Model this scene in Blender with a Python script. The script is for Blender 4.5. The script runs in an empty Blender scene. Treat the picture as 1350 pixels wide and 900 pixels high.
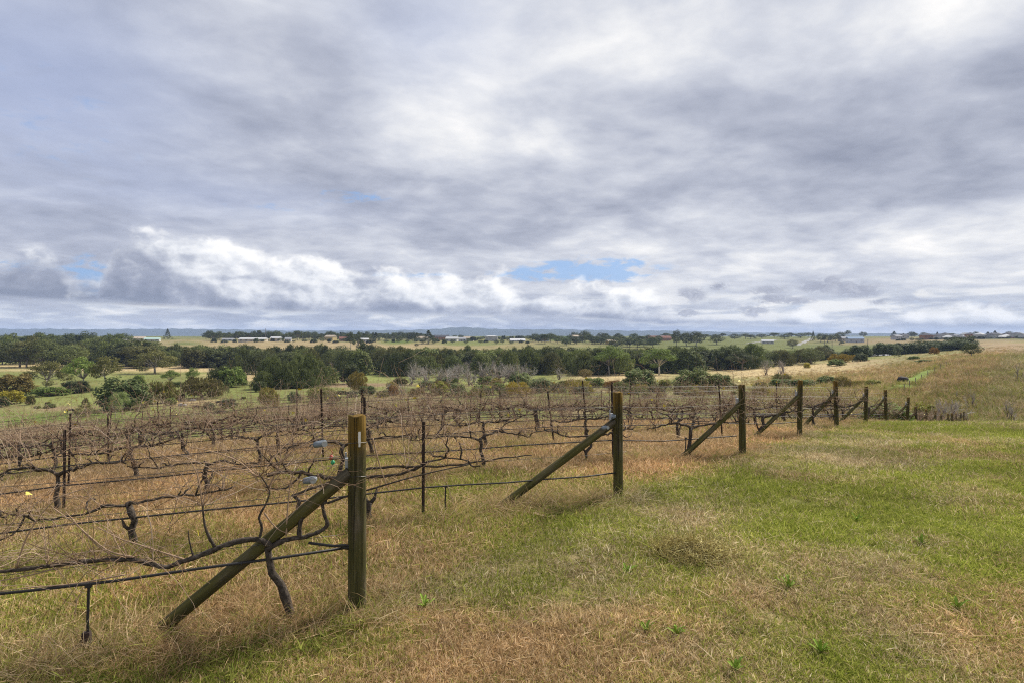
import bpy, math, random
import numpy as np
from mathutils import Vector, Matrix
R = math.radians
sc = bpy.context.scene
# ------------------------------------------------------------------ camera
F = 800.0; HOR = 443.0; CU = 675.0; CAMZ = 1.8      # photo pixels (1350 wide): focal length, horizon row, centre column
cam = bpy.data.objects.new('camera', bpy.data.cameras.new('camera'))
sc.collection.objects.link(cam); sc.camera = cam
cam.location = (0, 0, CAMZ); cam.rotation_euler = (R(90), 0, 0)
cam.data.sensor_width = 36; cam.data.lens = 36 * F / 1350
cam.data.shift_y = -(450 - HOR) / 1350
cam.data.clip_start = 0.05; cam.data.clip_end = 40000
sc.view_settings.view_transform = 'Standard'; sc.view_settings.look = 'None'
sc.view_settings.gamma = 1; sc.view_settings.exposure = 0.40; sc.view_settings.use_curve_mapping = False
sc.cycles.use_denoising = False; sc.cycles.filter_width = 1.15; sc.cycles.sample_clamp_indirect = 3.0; sc.cycles.sample_clamp_direct = 6.0
sc.cycles.max_bounces = 6; sc.cycles.diffuse_bounces = 3; sc.cycles.transparent_max_bounces = 8
sc.cycles.volume_bounces = 0
SUN_AZ, SUN_EL = R(46), R(44)
# ------------------------------------------------------------------ sun
sl = bpy.data.lights.new('sun', 'SUN'); sl.energy = 5.0; sl.angle = R(8); sl.color = (1.0, 0.93, 0.82)
so = bpy.data.objects.new('sun', sl); sc.collection.objects.link(so)
sdir = Vector((math.sin(SUN_AZ) * math.cos(SUN_EL), math.cos(SUN_AZ) * math.cos(SUN_EL), math.sin(SUN_EL)))
so.rotation_euler = sdir.to_track_quat('Z', 'Y').to_euler()
# ------------------------------------------------------------------ node helpers
class S:
    """a socket with arithmetic"""
    def __init__(s, nt, k): s.nt, s.k = nt, k
    def m(s, op, *a, clamp=False):
        n = s.nt.nodes.new('ShaderNodeMath'); n.operation = op; n.use_clamp = clamp
        for i, q in enumerate((s,) + a):
            if isinstance(q, S): s.nt.links.new(q.k, n.inputs[i])
            else: n.inputs[i].default_value = q
        return S(s.nt, n.outputs[0])
    def __add__(s, o): return s.m('ADD', o)
    def __radd__(s, o): return s.m('ADD', o)
    def __sub__(s, o): return s.m('SUBTRACT', o)
    def __rsub__(s, o): return s.m('MULTIPLY', -1.0).m('ADD', o)
    def __mul__(s, o): return s.m('MULTIPLY', o)
    def __rmul__(s, o): return s.m('MULTIPLY', o)
    def __truediv__(s, o): return s.m('DIVIDE', o)
    def clamp(s): return s.m('ADD', 0.0, clamp=True)
    def sm(s, a, b):
        n = s.nt.nodes.new('ShaderNodeMapRange'); n.interpolation_type = 'SMOOTHSTEP'
        s.nt.links.new(s.k, n.inputs[0]); n.inputs[1].default_value = a; n.inputs[2].default_value = b
        return S(s.nt, n.outputs[0])
def node(nt, typ, **kw):
    n = nt.nodes.new(typ)
    for k, v in kw.items(): setattr(n, k, v)
    return n
def setin(nt, n, name, v):
    if isinstance(v, S): nt.links.new(v.k, n.inputs[name])
    elif hasattr(v, 'is_output'): nt.links.new(v, n.inputs[name])
    else: n.inputs[name].default_value = v
def vec(nt, x, y, z=0.0):
    n = node(nt, 'ShaderNodeCombineXYZ')
    for i, q in enumerate((x, y, z)): setin(nt, n, i, q)
    return n.outputs[0]
def noise(nt, v, scale, detail=4, rough=.5, dist=0.0, out='Fac'):
    n = node(nt, 'ShaderNodeTexNoise'); n.noise_dimensions = '3D'
    if v is not None: nt.links.new(v, n.inputs['Vector'])
    n.inputs['Scale'].default_value = scale; n.inputs['Detail'].default_value = detail
    n.inputs['Roughness'].default_value = rough; n.inputs['Distortion'].default_value = dist
    return S(nt, n.outputs[0]) if out == 'Fac' else n.outputs[1]
def mixc(nt, f, a, b, blend='MIX'):
    n = node(nt, 'ShaderNodeMix', data_type='RGBA', blend_type=blend)
    setin(nt, n, 0, f)
    for i, q in ((6, a), (7, b)):
        if isinstance(q, tuple): n.inputs[i].default_value = (q + (1,))[:4]
        else: setin(nt, n, i, q)
    return n.outputs[2]
def ramp(nt, f, stops, interp='LINEAR'):
    n = node(nt, 'ShaderNodeValToRGB'); cr = n.color_ramp; cr.interpolation = interp
    while len(cr.elements) > 1: cr.elements.remove(cr.elements[-1])
    for i, (p, c) in enumerate(stops):
        e = cr.elements[0] if i == 0 else cr.elements.new(p)
        e.position = p
        e.color = (c, c, c, 1) if not isinstance(c, tuple) else (c + (1,))[:4]
    setin(nt, n, 0, f)
    return n.outputs[0]
def noise2(*a):
    o = noise(*a); n = o.k.node; n.noise_dimensions = '2D'; return o
# ------------------------------------------------------------------ world: Nishita blue behind a layered cloud deck
wd = bpy.data.worlds.new('World'); sc.world = wd; wd.use_nodes = True
nt = wd.node_tree; nt.nodes.clear()
out = node(nt, 'ShaderNodeOutputWorld'); bg = node(nt, 'ShaderNodeBackground')
bg.inputs['Strength'].default_value = 0.078
nt.links.new(bg.outputs[0], out.inputs[0])
sky = node(nt, 'ShaderNodeTexSky', sky_type='NISHITA', sun_disc=False)
sky.sun_elevation = SUN_EL; sky.sun_rotation = SUN_AZ
tc = node(nt, 'ShaderNodeTexCoord'); sep = node(nt, 'ShaderNodeSeparateXYZ')
nt.links.new(tc.outputs['Generated'], sep.inputs[0])
dx, dy, dz = (S(nt, o) for o in sep.outputs)
el = dz.m('ARCSINE') * 57.2958
az = dx.m('ARCTAN2', dy) * 57.2958
den = dz.m('MAXIMUM', 0.0) + 0.16
px, py = dx / den, dy / den
ca, sa = math.cos(R(50)), math.sin(R(50))
qx = px * ca - py * sa; qy = px * sa + py * ca       # qy runs along the streaks
def A(u): return math.degrees(math.atan((u - CU) / F))
def E(u, v): return math.degrees(math.atan((HOR - v) / F * math.cos(R(A(u)))))
def lobe(u, v, su, sv):                              # soft patch of the sky round a direction; su, sv in degrees
    a = (az - A(u)) / su; b = (el - E(u, v)) / sv
    return ((a * a + b * b) * -1.0).m('EXPONENT')
n_big = noise2(nt, vec(nt, qx * 1.05, qy * 0.85, 3.1), 1.0, 4, .5, .2)
n_mid = noise2(nt, vec(nt, qx * 2.8, qy * 2.3, 7.7), 1.0, 5, .52, .25)
n_fin = noise2(nt, vec(nt, px * 6.5, py * 7.5, 1.3), 1.0, 6, .56, .15)
ang = noise2(nt, vec(nt, az * .45, el * 1.1, 5.3), 1.0, 7, .62, .3)     # ragged edges at angular scale
bright = (n_big - .5) * 0.66 + (n_mid - .5) * 0.58 + (n_fin - .5) * 0.30 + 0.575
for u, v, su, sv, am in ((1230, 30, 8, 4, .36), (900, 50, 9, 4, .14), (760, 60, 16, 8, .08), (1290, 300, 12, 3, .18), (1000, 340, 18, 2.6, .22), (600, 110, 8, 7, .10), (340, 90, 10, 7, .07), (150, 215, 14, 3, .08), (600, 170, 10, 5, .04),
                         (1280, 150, 14, 4, -.16), (1340, 60, 4, 5, -.12), (60, 100, 12, 9, -.16), (330, 265, 20, 2.5, -.05), (620, 290, 12, 2.0, -.08), (1000, 215, 14, 2.6, -.13), (760, 270, 8, 1.6, -.07),
                         (1240, 262, 8, 1.0, -.16), (480, 30, 9, 6, -.07), (1150, 420, 25, 2.0, .10), (560, 330, 12, 1.8, .12), (100, 300, 12, 2, .05)):
    bright = bright + lobe(u, v, su, sv) * am
sheet = ramp(nt, bright.clamp(), [(0.0, (.21, .235, .31)), (.28, (.325, .355, .45)), (.5, (.475, .505, .60)), (.7, (.665, .69, .76)), (.88, (.88, .885, .90)), (1.0, (1.04, 1.02, 1.0))])
# gaps where the blue shows through
gap = lobe(785, 355, 6.0, 1.0) * 1.25 + lobe(800, 368, 3.0, .35) * .6 + lobe(715, 362, 5.0, .5) * 1.0 + lobe(118, 362, 1.1, 1.6) * 1.3 + lobe(465, 259, 4.5, .7) * .62 + lobe(545, 363, 4, .35) * .8 + lobe(350, 272, 5, .5) * .4 + lobe(1180, 403, 12, .45) * .62 + lobe(835, 397, 2.5, .4) * .8 + lobe(60, 150, 9, 6) * .30 + lobe(30, 352, 2.5, .5) * .8
gap = (gap + ((ang - .5) * 3.6 + (n_fin - .5) * 2.2) * (gap * 1.6).m('MINIMUM', 1.0)).sm(.25, 1.25)
blue = mixc(nt, .65, sky.outputs[0], (2.5, 4.7, 9.0))
sheet10 = mixc(nt, 1.0, sheet, (10.0, 10.0, 10.0), 'MULTIPLY')
veil = (lobe(40, 110, 11, 8) * .62 + lobe(560, 30, 8, 5) * .30 + lobe(330, 265, 12, 2.0) * .25) * (n_mid * 1.6 + .2).clamp()
sheet10 = mixc(nt, veil, sheet10, (4.2, 5.0, 7.4))
col = mixc(nt, gap * .92, sheet10, blue)
# distant low layers close to the horizon
low_n = noise2(nt, vec(nt, az * .17, el * .95, 4.4), 1.0, 8, .56, .15)
low_c = ramp(nt, low_n + lobe(1150, 425, 24, 3) * .12 + lobe(860, 405, 8, 1.5) * .08 - lobe(760, 434, 14, .8) * .16, [(.32, (3.4, 3.8, 4.9)), (.46, (5.0, 5.4, 6.4)), (.56, (7.2, 7.5, 8.0)), (.68, (9.9, 9.8, 9.6))])
low_m = el.sm(5.2, 2.2) * .92 * ((low_n - .35) * 4.0 + .35).clamp()
col = mixc(nt, low_m, col, low_c)
# cumulus bank
azn = (az + 60.0) / 120.0
def azramp(pts): return S(nt, ramp(nt, azn, [((A(u) + 60) / 120, val / 20) for u, val in pts], 'EASE')) * 20.0
topc = azramp([(-200, 5.5), (0, E(0, 343)), (70, E(70, 347)), (100, E(100, 375)), (132, E(132, 375)), (152, E(152, 308)), (235, E(235, 305)), (300, E(300, 328)), (360, E(360, 338)), (470, E(470, 352)), (560, E(560, 360)), (650, E(650, 366)), (720, E(720, 374)), (800, E(800, 386)), (900, E(900, 406)), (1100, E(1100, 420)), (1400, 1.6)])
basec = azramp([(-200, 2.3), (0, E(0, 394)), (200, E(200, 400)), (330, E(330, 408)), (700, E(700, 415)), (900, E(900, 426)), (1400, .6)])
def billow(ox, oy):
    n_ = noise2(nt, vec(nt, az * .20 + ox, el * .34 + oy), 1.0, (5 if not ox else 4), .42)
    f_ = noise2(nt, vec(nt, az * .62 + ox * 2.4 + 4, el * .95 + oy * 2.2), 1.0, 3, .5)
    return n_ * .88 + (1.0 - ((f_ - .5) * 2.0).m('ABSOLUTE') * 1.5) * .12 - .035   # rounded cauliflower heads
b0, b1 = billow(0, 0), billow(.16, .16)
bs = billow(.001, .001)
b0m = b0 - .5
rel = (el - basec) / (topc - basec)
dens = ((topc - el) * .60 + b0m * 4.2).sm(-.25, .75) * (el - basec + (low_n - .5) * 1.2).sm(-.35, .35)
lit = rel.clamp() * .42 + (bs - b1) * 1.15 + b0m * .45 + .44 - lobe(40, 378, 6.5, 3.5) * .50 - lobe(185, 366, 5.5, 2.8) * .24 + lobe(330, 365, 7, 2.0) * .16 + lobe(700, 385, 14, 1.5) * .16 - rel.sm(.35, .0) * .22
cum = ramp(nt, lit.clamp(), [(0.0, (2.3, 2.6, 3.5)), (.3, (3.5, 3.8, 4.8)), (.52, (5.6, 5.9, 6.7)), (.74, (8.5, 8.7, 9.1)), (1.0, (11.2, 11.1, 10.9))])
col = mixc(nt, dens * .93, col, cum)
# small dark puffs under the sheet
pf = noise2(nt, vec(nt, az * .95, el * 1.7, 2.2), 1.0, 7, .62, .5)
puff = None
for u, v, su, sv in ((915, 389, 1.0, .60), (905, 386, .8, .4), (947, 378, .8, .35), (1012, 383, 1.7, .35), (1018, 394, 1.4, .45), (1080, 378, 1.6, .55), (1095, 371, .9, .4), (1130, 383, 1.7, .65), (1112, 376, .8, .4), (993, 410, 1.2, .5), (905, 413, 1.0, .4), (1160, 398, .7, .25), (1050, 397, 1.5, .3)):
    l_ = lobe(u, v, su, sv); puff = l_ if puff is None else puff.m('MAXIMUM', l_)
pm = (puff + (pf - .5) * 2.6 * (puff * 1.8).clamp()).sm(.10, .85)
pc = ramp(nt, (pf - .5) * 1.2 + .45 + (ang - .5) * .6, [(.25, (2.9, 3.1, 4.0)), (.75, (5.4, 5.6, 6.4))])
col = mixc(nt, pm * .82, col, pc)
wh = lobe(1218, 387, .8, .38); wh = (wh + (pf - .5) * 2.0 * wh).sm(.3, .9)
col = mixc(nt, wh * .8, col, (9.3, 9.2, 9.0))
# below the horizon the deck simply goes on in its mean tone
col = mixc(nt, el.sm(-.6, .1), (5.0, 5.2, 5.8), col)
nt.links.new(col, bg.inputs['Color'])

# ------------------------------------------------------------------ object helpers
COL = sc.collection
def tag(o, label=None, cat=None, group=None, kind=None):
    if label: o['label'] = label
    if cat: o['category'] = cat
    if group: o['group'] = group
    if kind: o['kind'] = kind
    return o
def empty(name, loc, rz=0.0, label=None, cat=None, group=None):
    o = bpy.data.objects.new(name, None); COL.objects.link(o)
    o.empty_display_size = .2; o.location = loc; o.rotation_euler = (0, 0, rz)
    return tag(o, label, cat, group)
def obj(name, me, parent=None, loc=None, mat=None, rot=None):
    o = bpy.data.objects.new(name, me); COL.objects.link(o)
    if parent: o.parent = parent
    if loc is not None: o.location = loc
    if rot is not None: o.rotation_euler = rot
    if mat and not len(me.materials): me.materials.append(mat)
    return o
def mesh(name, v, f, mat=None, smooth=False):
    me = bpy.data.meshes.new(name)
    v = np.asarray(v, dtype=np.float32)
    if isinstance(f, np.ndarray):
        k = f.shape[1]
        me.vertices.add(len(v)); me.vertices.foreach_set('co', v.ravel())
        me.loops.add(f.size); me.loops.foreach_set('vertex_index', f.astype(np.int32).ravel())
        me.polygons.add(len(f)); me.polygons.foreach_set('loop_start', np.arange(0, f.size, k, dtype=np.int32))
        me.update(calc_edges=True); me.validate()
    else:
        me.from_pydata([tuple(map(float, p)) for p in v], [], f); me.update()
    if smooth: me.polygons.foreach_set('use_smooth', np.ones(len(me.polygons), dtype=bool))
    if mat: me.materials.append(mat)
    return me
class MB:
    def __init__(s): s.v, s.f = [], []
    def add(s, v, f):
        o = len(s.v); s.v.extend(tuple(p) for p in v); s.f.extend(tuple(i + o for i in q) for q in f); return s
    def box(s, c, d, rz=0.0, taper=1.0):
        cx, cy, cz = c; hx, hy, hz = (q / 2 for q in d); cr, sr = math.cos(rz), math.sin(rz); vs = []
        for z, k in ((-hz, 1), (hz, taper)):
            for x, y in ((-hx, -hy), (hx, -hy), (hx, hy), (-hx, hy)):
                x, y = x * k, y * k
                vs.append((cx + x * cr - y * sr, cy + x * sr + y * cr, cz + z))
        return s.add(vs, [(3, 2, 1, 0), (4, 5, 6, 7), (0, 1, 5, 4), (1, 2, 6, 5), (2, 3, 7, 6), (3, 0, 4, 7)])
    def tube(s, pts, rad, n=6, cap=True, jit=0.0, rng=None):
        pts = [Vector(p) for p in pts]; m = len(pts)
        if not hasattr(rad, '__len__'): rad = [rad] * m
        t = (pts[1] - pts[0]).normalized()
        up = Vector((0, 0, 1)) if abs(t.z) < .9 else Vector((1, 0, 0))
        a = t.cross(up).normalized(); vs = []
        for i, p in enumerate(pts):
            tt = ((pts[i + 1] - p) if i == 0 else (p - pts[i - 1]) if i == m - 1 else (pts[i + 1] - pts[i - 1]))
            if tt.length > 1e-9: t = tt.normalized()
            a = (a - t * a.dot(t)).normalized(); b = t.cross(a)
            for k in range(n):
                th = 2 * math.pi * k / n; r = rad[i] * (1 + (rng.uniform(-jit, jit) if jit else 0))
                vs.append(p + a * (r * math.cos(th)) + b * (r * math.sin(th)))
        fs = [(i * n + k, i * n + (k + 1) % n, (i + 1) * n + (k + 1) % n, (i + 1) * n + k) for i in range(m - 1) for k in range(n)]
        if cap: fs += [tuple(range(n - 1, -1, -1)), tuple(range((m - 1) * n, m * n))]
        return s.add(vs, fs)
    def mesh(s, name, mat=None, smooth=False): return mesh(name, s.v, s.f, mat, smooth)
def wander(p, d, n, step, rng, wob, pull=(0, 0, 0)):
    p, d = Vector(p), Vector(d).normalized(); pts = [p.copy()]
    for i in range(n):
        d = (d + Vector((rng.gauss(0, wob), rng.gauss(0, wob), rng.gauss(0, wob))) + Vector(pull)).normalized()
        p = p + d * step; pts.append(p.copy())
    return pts
# numpy value noise
def _h(ix, iy, s):
    n = (ix * 374761393 + iy * 668265263 + s * 974634541).astype(np.int64) & 0x7fffffff
    n = ((n ^ (n >> 13)) * 1274126177) & 0x7fffffff
    return ((n ^ (n >> 16)) & 0xffff) / 65535.0
def vn(x, y, s=0):
    x, y = np.asarray(x, float), np.asarray(y, float)
    ix, iy = np.floor(x).astype(np.int64), np.floor(y).astype(np.int64); fx, fy = x - ix, y - iy
    fx, fy = fx * fx * (3 - 2 * fx), fy * fy * (3 - 2 * fy)
    return (_h(ix, iy, s) * (1 - fx) + _h(ix + 1, iy, s) * fx) * (1 - fy) + (_h(ix, iy + 1, s) * (1 - fx) + _h(ix + 1, iy + 1, s) * fx) * fy
def fb(x, y, s=0, o=4):
    t = 0; a = .5; w = 0
    for i in range(o):
        t = t + a * vn(x * 2 ** i + 17.3 * i, y * 2 ** i - 9.1 * i, s + i); w += a; a *= .5
    return t / w
def sstep(a, b, x):
    t = np.clip((x - a) / (b - a), 0, 1); return t * t * (3 - 2 * t)

# ------------------------------------------------------------------ materials
def material(name, build, rough=.85, spec=.2):
    m = bpy.data.materials.new(name); m.use_nodes = True; nt = m.node_tree
    b = nt.nodes['Principled BSDF']; b.inputs['Roughness'].default_value = rough
    b.inputs['Specular IOR Level'].default_value = spec
    r = build(nt, b)
    if r is not None:
        if isinstance(r, tuple): b.inputs['Base Color'].default_value = r + (1,)
        else: nt.links.new(r, b.inputs['Base Color'])
    return m
def bump(nt, b, h, strength, dist=.01):
    n = node(nt, 'ShaderNodeBump'); n.inputs['Strength'].default_value = strength; n.inputs['Distance'].default_value = dist
    setin(nt, n, 'Height', h); nt.links.new(n.outputs[0], b.inputs['Normal'])
def ocoord(nt): return node(nt, 'ShaderNodeTexCoord').outputs['Object']
def wpos(nt): return node(nt, 'ShaderNodeNewGeometry').outputs['Position']
def scalev(nt, v, s):
    n = node(nt, 'ShaderNodeVectorMath', operation='MULTIPLY'); nt.links.new(v, n.inputs[0]); n.inputs[1].default_value = s; return n.outputs[0]
def orand(nt): return S(nt, node(nt, 'ShaderNodeObjectInfo').outputs['Random'])
def plain(name, c, var=.25, scale=3.0, rough=.8, spec=.2, metal=0.0):
    def b_(nt, b):
        b.inputs['Metallic'].default_value = metal
        n = noise(nt, ocoord(nt), scale, 4)
        return mixc(nt, n, tuple(q * (1 - var) for q in c), tuple(min(1, q * (1 + var)) for q in c))
    return material(name, b_, rough, spec)
def m_post(nt, b):
    oc = ocoord(nt); s = node(nt, 'ShaderNodeSeparateXYZ'); nt.links.new(oc, s.inputs[0]); z = S(nt, s.outputs[2])
    grain = noise(nt, scalev(nt, oc, (38, 38, 2.2)), 1.0, 6, .6)
    blot = noise(nt, scalev(nt, oc, (7, 7, 2.5)), 1.0, 5, .6)
    base = ramp(nt, grain, [(.25, (.035, .028, .018)), (.5, (.10, .082, .052)), (.75, (.21, .18, .13))])
    green = ramp(nt, grain, [(.3, (.030, .030, .010)), (.7, (.105, .098, .030))])
    c = mixc(nt, blot.sm(.28, .52) * .9, base, green)
    lich = ramp(nt, grain, [(.28, (.05, .035, .012)), (.5, (.14, .085, .018)), (.75, (.27, .165, .028))])
    top = (z + (blot - .5) * .35 + (orand(nt) - .5) * .12).sm(.93, 1.16)
    c = mixc(nt, top * .95, c, lich)
    cr = noise(nt, scalev(nt, oc, (22, 22, .55)), 1.0, 4, .55).sm(.62, .70); knot = noise(nt, scalev(nt, oc, (5, 5, 5)), 1.0, 2, .4).sm(.68, .74)
    pale = noise(nt, scalev(nt, oc, (9, 9, 1.1)), 1.0, 5, .65).sm(.56, .70)
    c = mixc(nt, pale * .55 * (1.0 - top), c, (.27, .25, .21)); c = mixc(nt, (cr * .6).m('MAXIMUM', knot * .6), c, (.016, .013, .010))
    bump(nt, b, grain - cr * 1.6, 1.0, .012)
    return c
def m_brace(nt, b):
    oc = ocoord(nt)
    grain = noise(nt, scalev(nt, oc, (2.0, 34, 34)), 1.0, 6, .6); blot = noise(nt, scalev(nt, oc, (3, 8, 8)), 1.0, 5, .6)
    base = ramp(nt, grain, [(.25, (.03, .025, .016)), (.5, (.085, .07, .045)), (.78, (.19, .16, .11))])
    green = ramp(nt, grain, [(.3, (.032, .032, .010)), (.7, (.125, .115, .032))])
    bump(nt, b, grain, .8, .008)
    return mixc(nt, blot.sm(.34, .6) * .9, base, green)
def m_bark(nt, b):
    oc = ocoord(nt); g = noise(nt, scalev(nt, oc, (30, 90, 30)), 1.0, 5, .65)
    bump(nt, b, g, 1.0, .012)
    return ramp(nt, g, [(.3, (.022, .018, .015)), (.55, (.085, .070, .057)), (.8, (.20, .17, .145))])
def m_cane(nt, b):
    g = S(nt, node(nt, 'ShaderNodeNewGeometry').outputs['Random Per Island']); n = noise(nt, ocoord(nt), 14, 3)
    return ramp(nt, g * .8 + n * .25, [(.1, (.155, .098, .060)), (.45, (.29, .195, .125)), (.8, (.40, .29, .205)), (1.0, (.52, .43, .35))])
def m_leaf(nt, b):
    g = S(nt, node(nt, 'ShaderNodeNewGeometry').outputs['Random Per Island']); n = noise(nt, ocoord(nt), 40, 3)
    return ramp(nt, (g + n + orand(nt)) / 3, [(.25, (.35, .30, .03)), (.55, (.62, .50, .06)), (.8, (.66, .60, .18))])
M_POST = material('weathered_post_wood', m_post, .9, .15); M_BRACE = material('mossy_brace_wood', m_brace, .9, .15)
M_BARK = material('vine_bark', m_bark, .95, .1); M_CANE = material('vine_cane', m_cane, .8, .2); M_LEAF = material('yellow_leaf', m_leaf, .6, .3)
M_STEEL = plain('rusty_steel', (.045, .030, .025), .6, 30, .8, .3); M_WIRE = plain('fence_wire', (.10, .095, .09), .3, 5, .5, .5, .6)
M_HOSE = plain('black_hose', (.028, .026, .025), .5, 8, .6, .35); M_GALV = plain('galvanised_metal', (.36, .38, .40), .2, 12, .5, .5, .3)
M_PLAST = plain('grey_plastic', (.17, .20, .23), .5, 40, .6, .3); M_GREEN = plain('green_plastic', (.03, .30, .13), .2, 20, .5, .4); M_RED = plain('red_plastic', (.38, .06, .04), .2, 20, .5, .4)
M_PAINT = plain('white_paint', (.72, .71, .68), .15, 40, .7)
def leafmat(name, dark, lite, transl=.25):
    m = bpy.data.materials.new(name); m.use_nodes = True; nt = m.node_tree; b = nt.nodes['Principled BSDF']
    b.inputs['Roughness'].default_value = .75; b.inputs['Specular IOR Level'].default_value = .2
    g = S(nt, node(nt, 'ShaderNodeNewGeometry').outputs['Random Per Island'])
    n = noise(nt, ocoord(nt), .55, 3, .6)
    c = mixc(nt, (g * .65 + n * .7 - .15).clamp(), dark, lite)
    oi = node(nt, 'ShaderNodeObjectInfo')
    c = mixc(nt, 1.0, c, oi.outputs['Color'], 'MULTIPLY')
    k = (S(nt, oi.outputs['Random']) - .5) * .35 + 1.0
    hs = node(nt, 'ShaderNodeHueSaturation'); setin(nt, hs, 'Value', k); nt.links.new(c, hs.inputs['Color']); c = hs.outputs[0]
    nt.links.new(c, b.inputs['Base Color'])
    t = node(nt, 'ShaderNodeBsdfTranslucent'); nt.links.new(c, t.inputs['Color'])
    mx = node(nt, 'ShaderNodeMixShader'); mx.inputs[0].default_value = transl
    nt.links.new(b.outputs[0], mx.inputs[1]); nt.links.new(t.outputs[0], mx.inputs[2])
    nt.links.new(mx.outputs[0], nt.nodes['Material Output'].inputs[0])
    return m
M_FOL = leafmat('foliage', (.066, .078, .030), (.195, .215, .085)); 
def m_trunk(nt, b):
    n = noise(nt, scalev(nt, ocoord(nt), (2, 2, .6)), 2.0, 4); oi = node(nt, 'ShaderNodeObjectInfo')
    return mixc(nt, 1.0, ramp(nt, n, [(.3, (.20, .17, .14)), (.7, (.50, .46, .42))]), oi.outputs['Color'], 'MULTIPLY')
M_TRUNK = material('tree_bark', m_trunk, .9, .1)

# ------------------------------------------------------------------ terrain shape (a hilltop falling into a valley, farther ridges)
YT = np.array([30, 37.5, 50, 75, 94, 125, 175, 250, 338, 438, 562, 750, 1000, 1500, 3100, 7500.])
UT = np.array([-120, 0, 330, 675, 950, 1150, 1250, 1350, 1470.])
VT = np.array([
 [640, 635, 618, 592, 570, 547, 521, 495, 480, 470, 461, 451, 446, 444, 443.4, 443],
 [640, 635, 618, 592, 570, 547, 521, 495, 480, 470, 461, 451, 446, 444, 443.4, 443],
 [632, 620, 604, 578, 558, 538, 514, 496, 482, 470, 459, 450, 446, 444, 443.4, 443],
 [620, 612, 598, 565, 547, 526, 512, 498, 482, 471, 461, 451, 446.5, 444.5, 443.4, 443],
 [612, 604, 585, 556, 537, 516, 503, 492, 482, 472, 462, 452, 447, 444.5, 443.4, 443],
 [566, 574, 566, 535, 519, 505, 491, 478, 470, 474, 462, 451, 445, 444, 443.4, 443],
 [563, 567, 559, 527, 509, 490, 474, 464, 463, 460, 452, 448, 445, 444, 443.4, 443],
 [563, 565, 556, 522, 503, 483, 467, 458.5, 455, 452, 449.5, 447, 445, 444, 443.4, 443],
 [563, 565, 556, 522, 503, 483, 467, 458.5, 455, 452, 449.5, 447, 445, 444, 443.4, 443]], float)
ZT = CAMZ - (VT - HOR) / F * YT[None, :]
LY = np.log(YT); GN = 400
_lg = np.linspace(LY[0], LY[-1], GN); _ug = np.linspace(UT[0], UT[-1], 200)
def _cub(xs, ys, xq):                                # monotone-ish cubic through the table
    d = np.gradient(ys, xs, axis=-1); i = np.clip(np.searchsorted(xs, xq) - 1, 0, len(xs) - 2)
    h = xs[i + 1] - xs[i]; t = (xq - xs[i]) / h
    return ((2*t**3-3*t**2+1) * ys[..., i] + (t**3-2*t**2+t) * h * d[..., i] + (-2*t**3+3*t**2) * ys[..., i+1] + (t**3-t**2) * h * d[..., i+1])
_z1 = _cub(LY, ZT, _lg)                              # (nu, GN)
_z2 = _cub(UT, _z1.T, _ug).T                         # (200, GN)
def far_z(t, Y):
    u = np.clip(CU + F * t, UT[0], UT[-1]); fu = (u - UT[0]) / (UT[-1] - UT[0]) * 199
    fl = np.clip((np.log(np.maximum(Y, 1e-3)) - LY[0]) / (LY[-1] - LY[0]) * (GN - 1), 0, GN - 1)
    i = np.clip(fu.astype(int), 0, 198); j = np.clip(fl.astype(int), 0, GN - 2); a = fu - i; b = fl - j
    return (_z2[i, j] * (1-a) + _z2[i+1, j] * a) * (1-b) + (_z2[i, j+1] * (1-a) + _z2[i+1, j+1] * a) * b
def ground(X, Y):
    X, Y = np.asarray(X, float), np.asarray(Y, float)
    Ye = np.maximum(np.maximum(Y, np.abs(X) / .95), 1e-3); t = np.clip(X / Ye, -1.0, 1.0)
    yy = np.maximum(Ye - 5.2, 0); xl = np.maximum(-X, 0)
    zn = -.0050 * yy * yy - .028 * xl - .0037 * xl * xl
    w = sstep(22, 40, Ye)
    z = zn * (1 - w) + far_z(t, Ye) * w
    amp = .05 + .25 * sstep(40, 200, Ye) + 1.2 * sstep(300, 900, Ye)
    z = z + (fb(X * .35, Y * .35, 5, 4) - .5) * .10 * (1 - w) + (fb(X * .03, Y * .03, 8, 3) - .5) * amp * w * 2
    return z
def gz(x, y): return float(ground(np.array([x]), np.array([y]))[0])
def at_col(u, Y, dz=0.0):                             # point of the ground on the bearing of photo column u, at depth Y
    x = (u - CU) / F * Y; return Vector((x, Y, gz(x, Y) + dz))
_scan = np.exp(np.linspace(math.log(42), math.log(1400), 900))
def on_ground(u, v):                                  # first ground point beyond the vineyard seen at (u, v)
    x = (u - CU) / F * _scan; z = ground(x, _scan); vv = HOR + (CAMZ - z) / _scan * F
    best = np.minimum.accumulate(vv); k = np.argmax(best <= v) if (best <= v).any() else len(_scan) - 1
    return Vector((x[k], _scan[k], z[k]))
# vineyard frame
P0 = np.array([-1.02, 4.0]); DP = np.array([2.29, 2.74]); RD = np.array([-1.0, -.275]); RD /= np.linalg.norm(RD)
NP_ = np.array([RD[1], -RD[0]]); SP = float(DP @ NP_)
def row_end(k): return P0 + DP * k
def row_coord(X, Y):
    q = ((X - P0[0]) * NP_[0] + (Y - P0[1]) * NP_[1]) / SP                     # row number, fractional
    e = P0[None, :] + DP[None, :] * np.asarray(q)[:, None]
    s = (X - e[:, 0]) * RD[0] + (Y - e[:, 1]) * RD[1]                          # metres into the row from its end post
    return q, s
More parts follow.
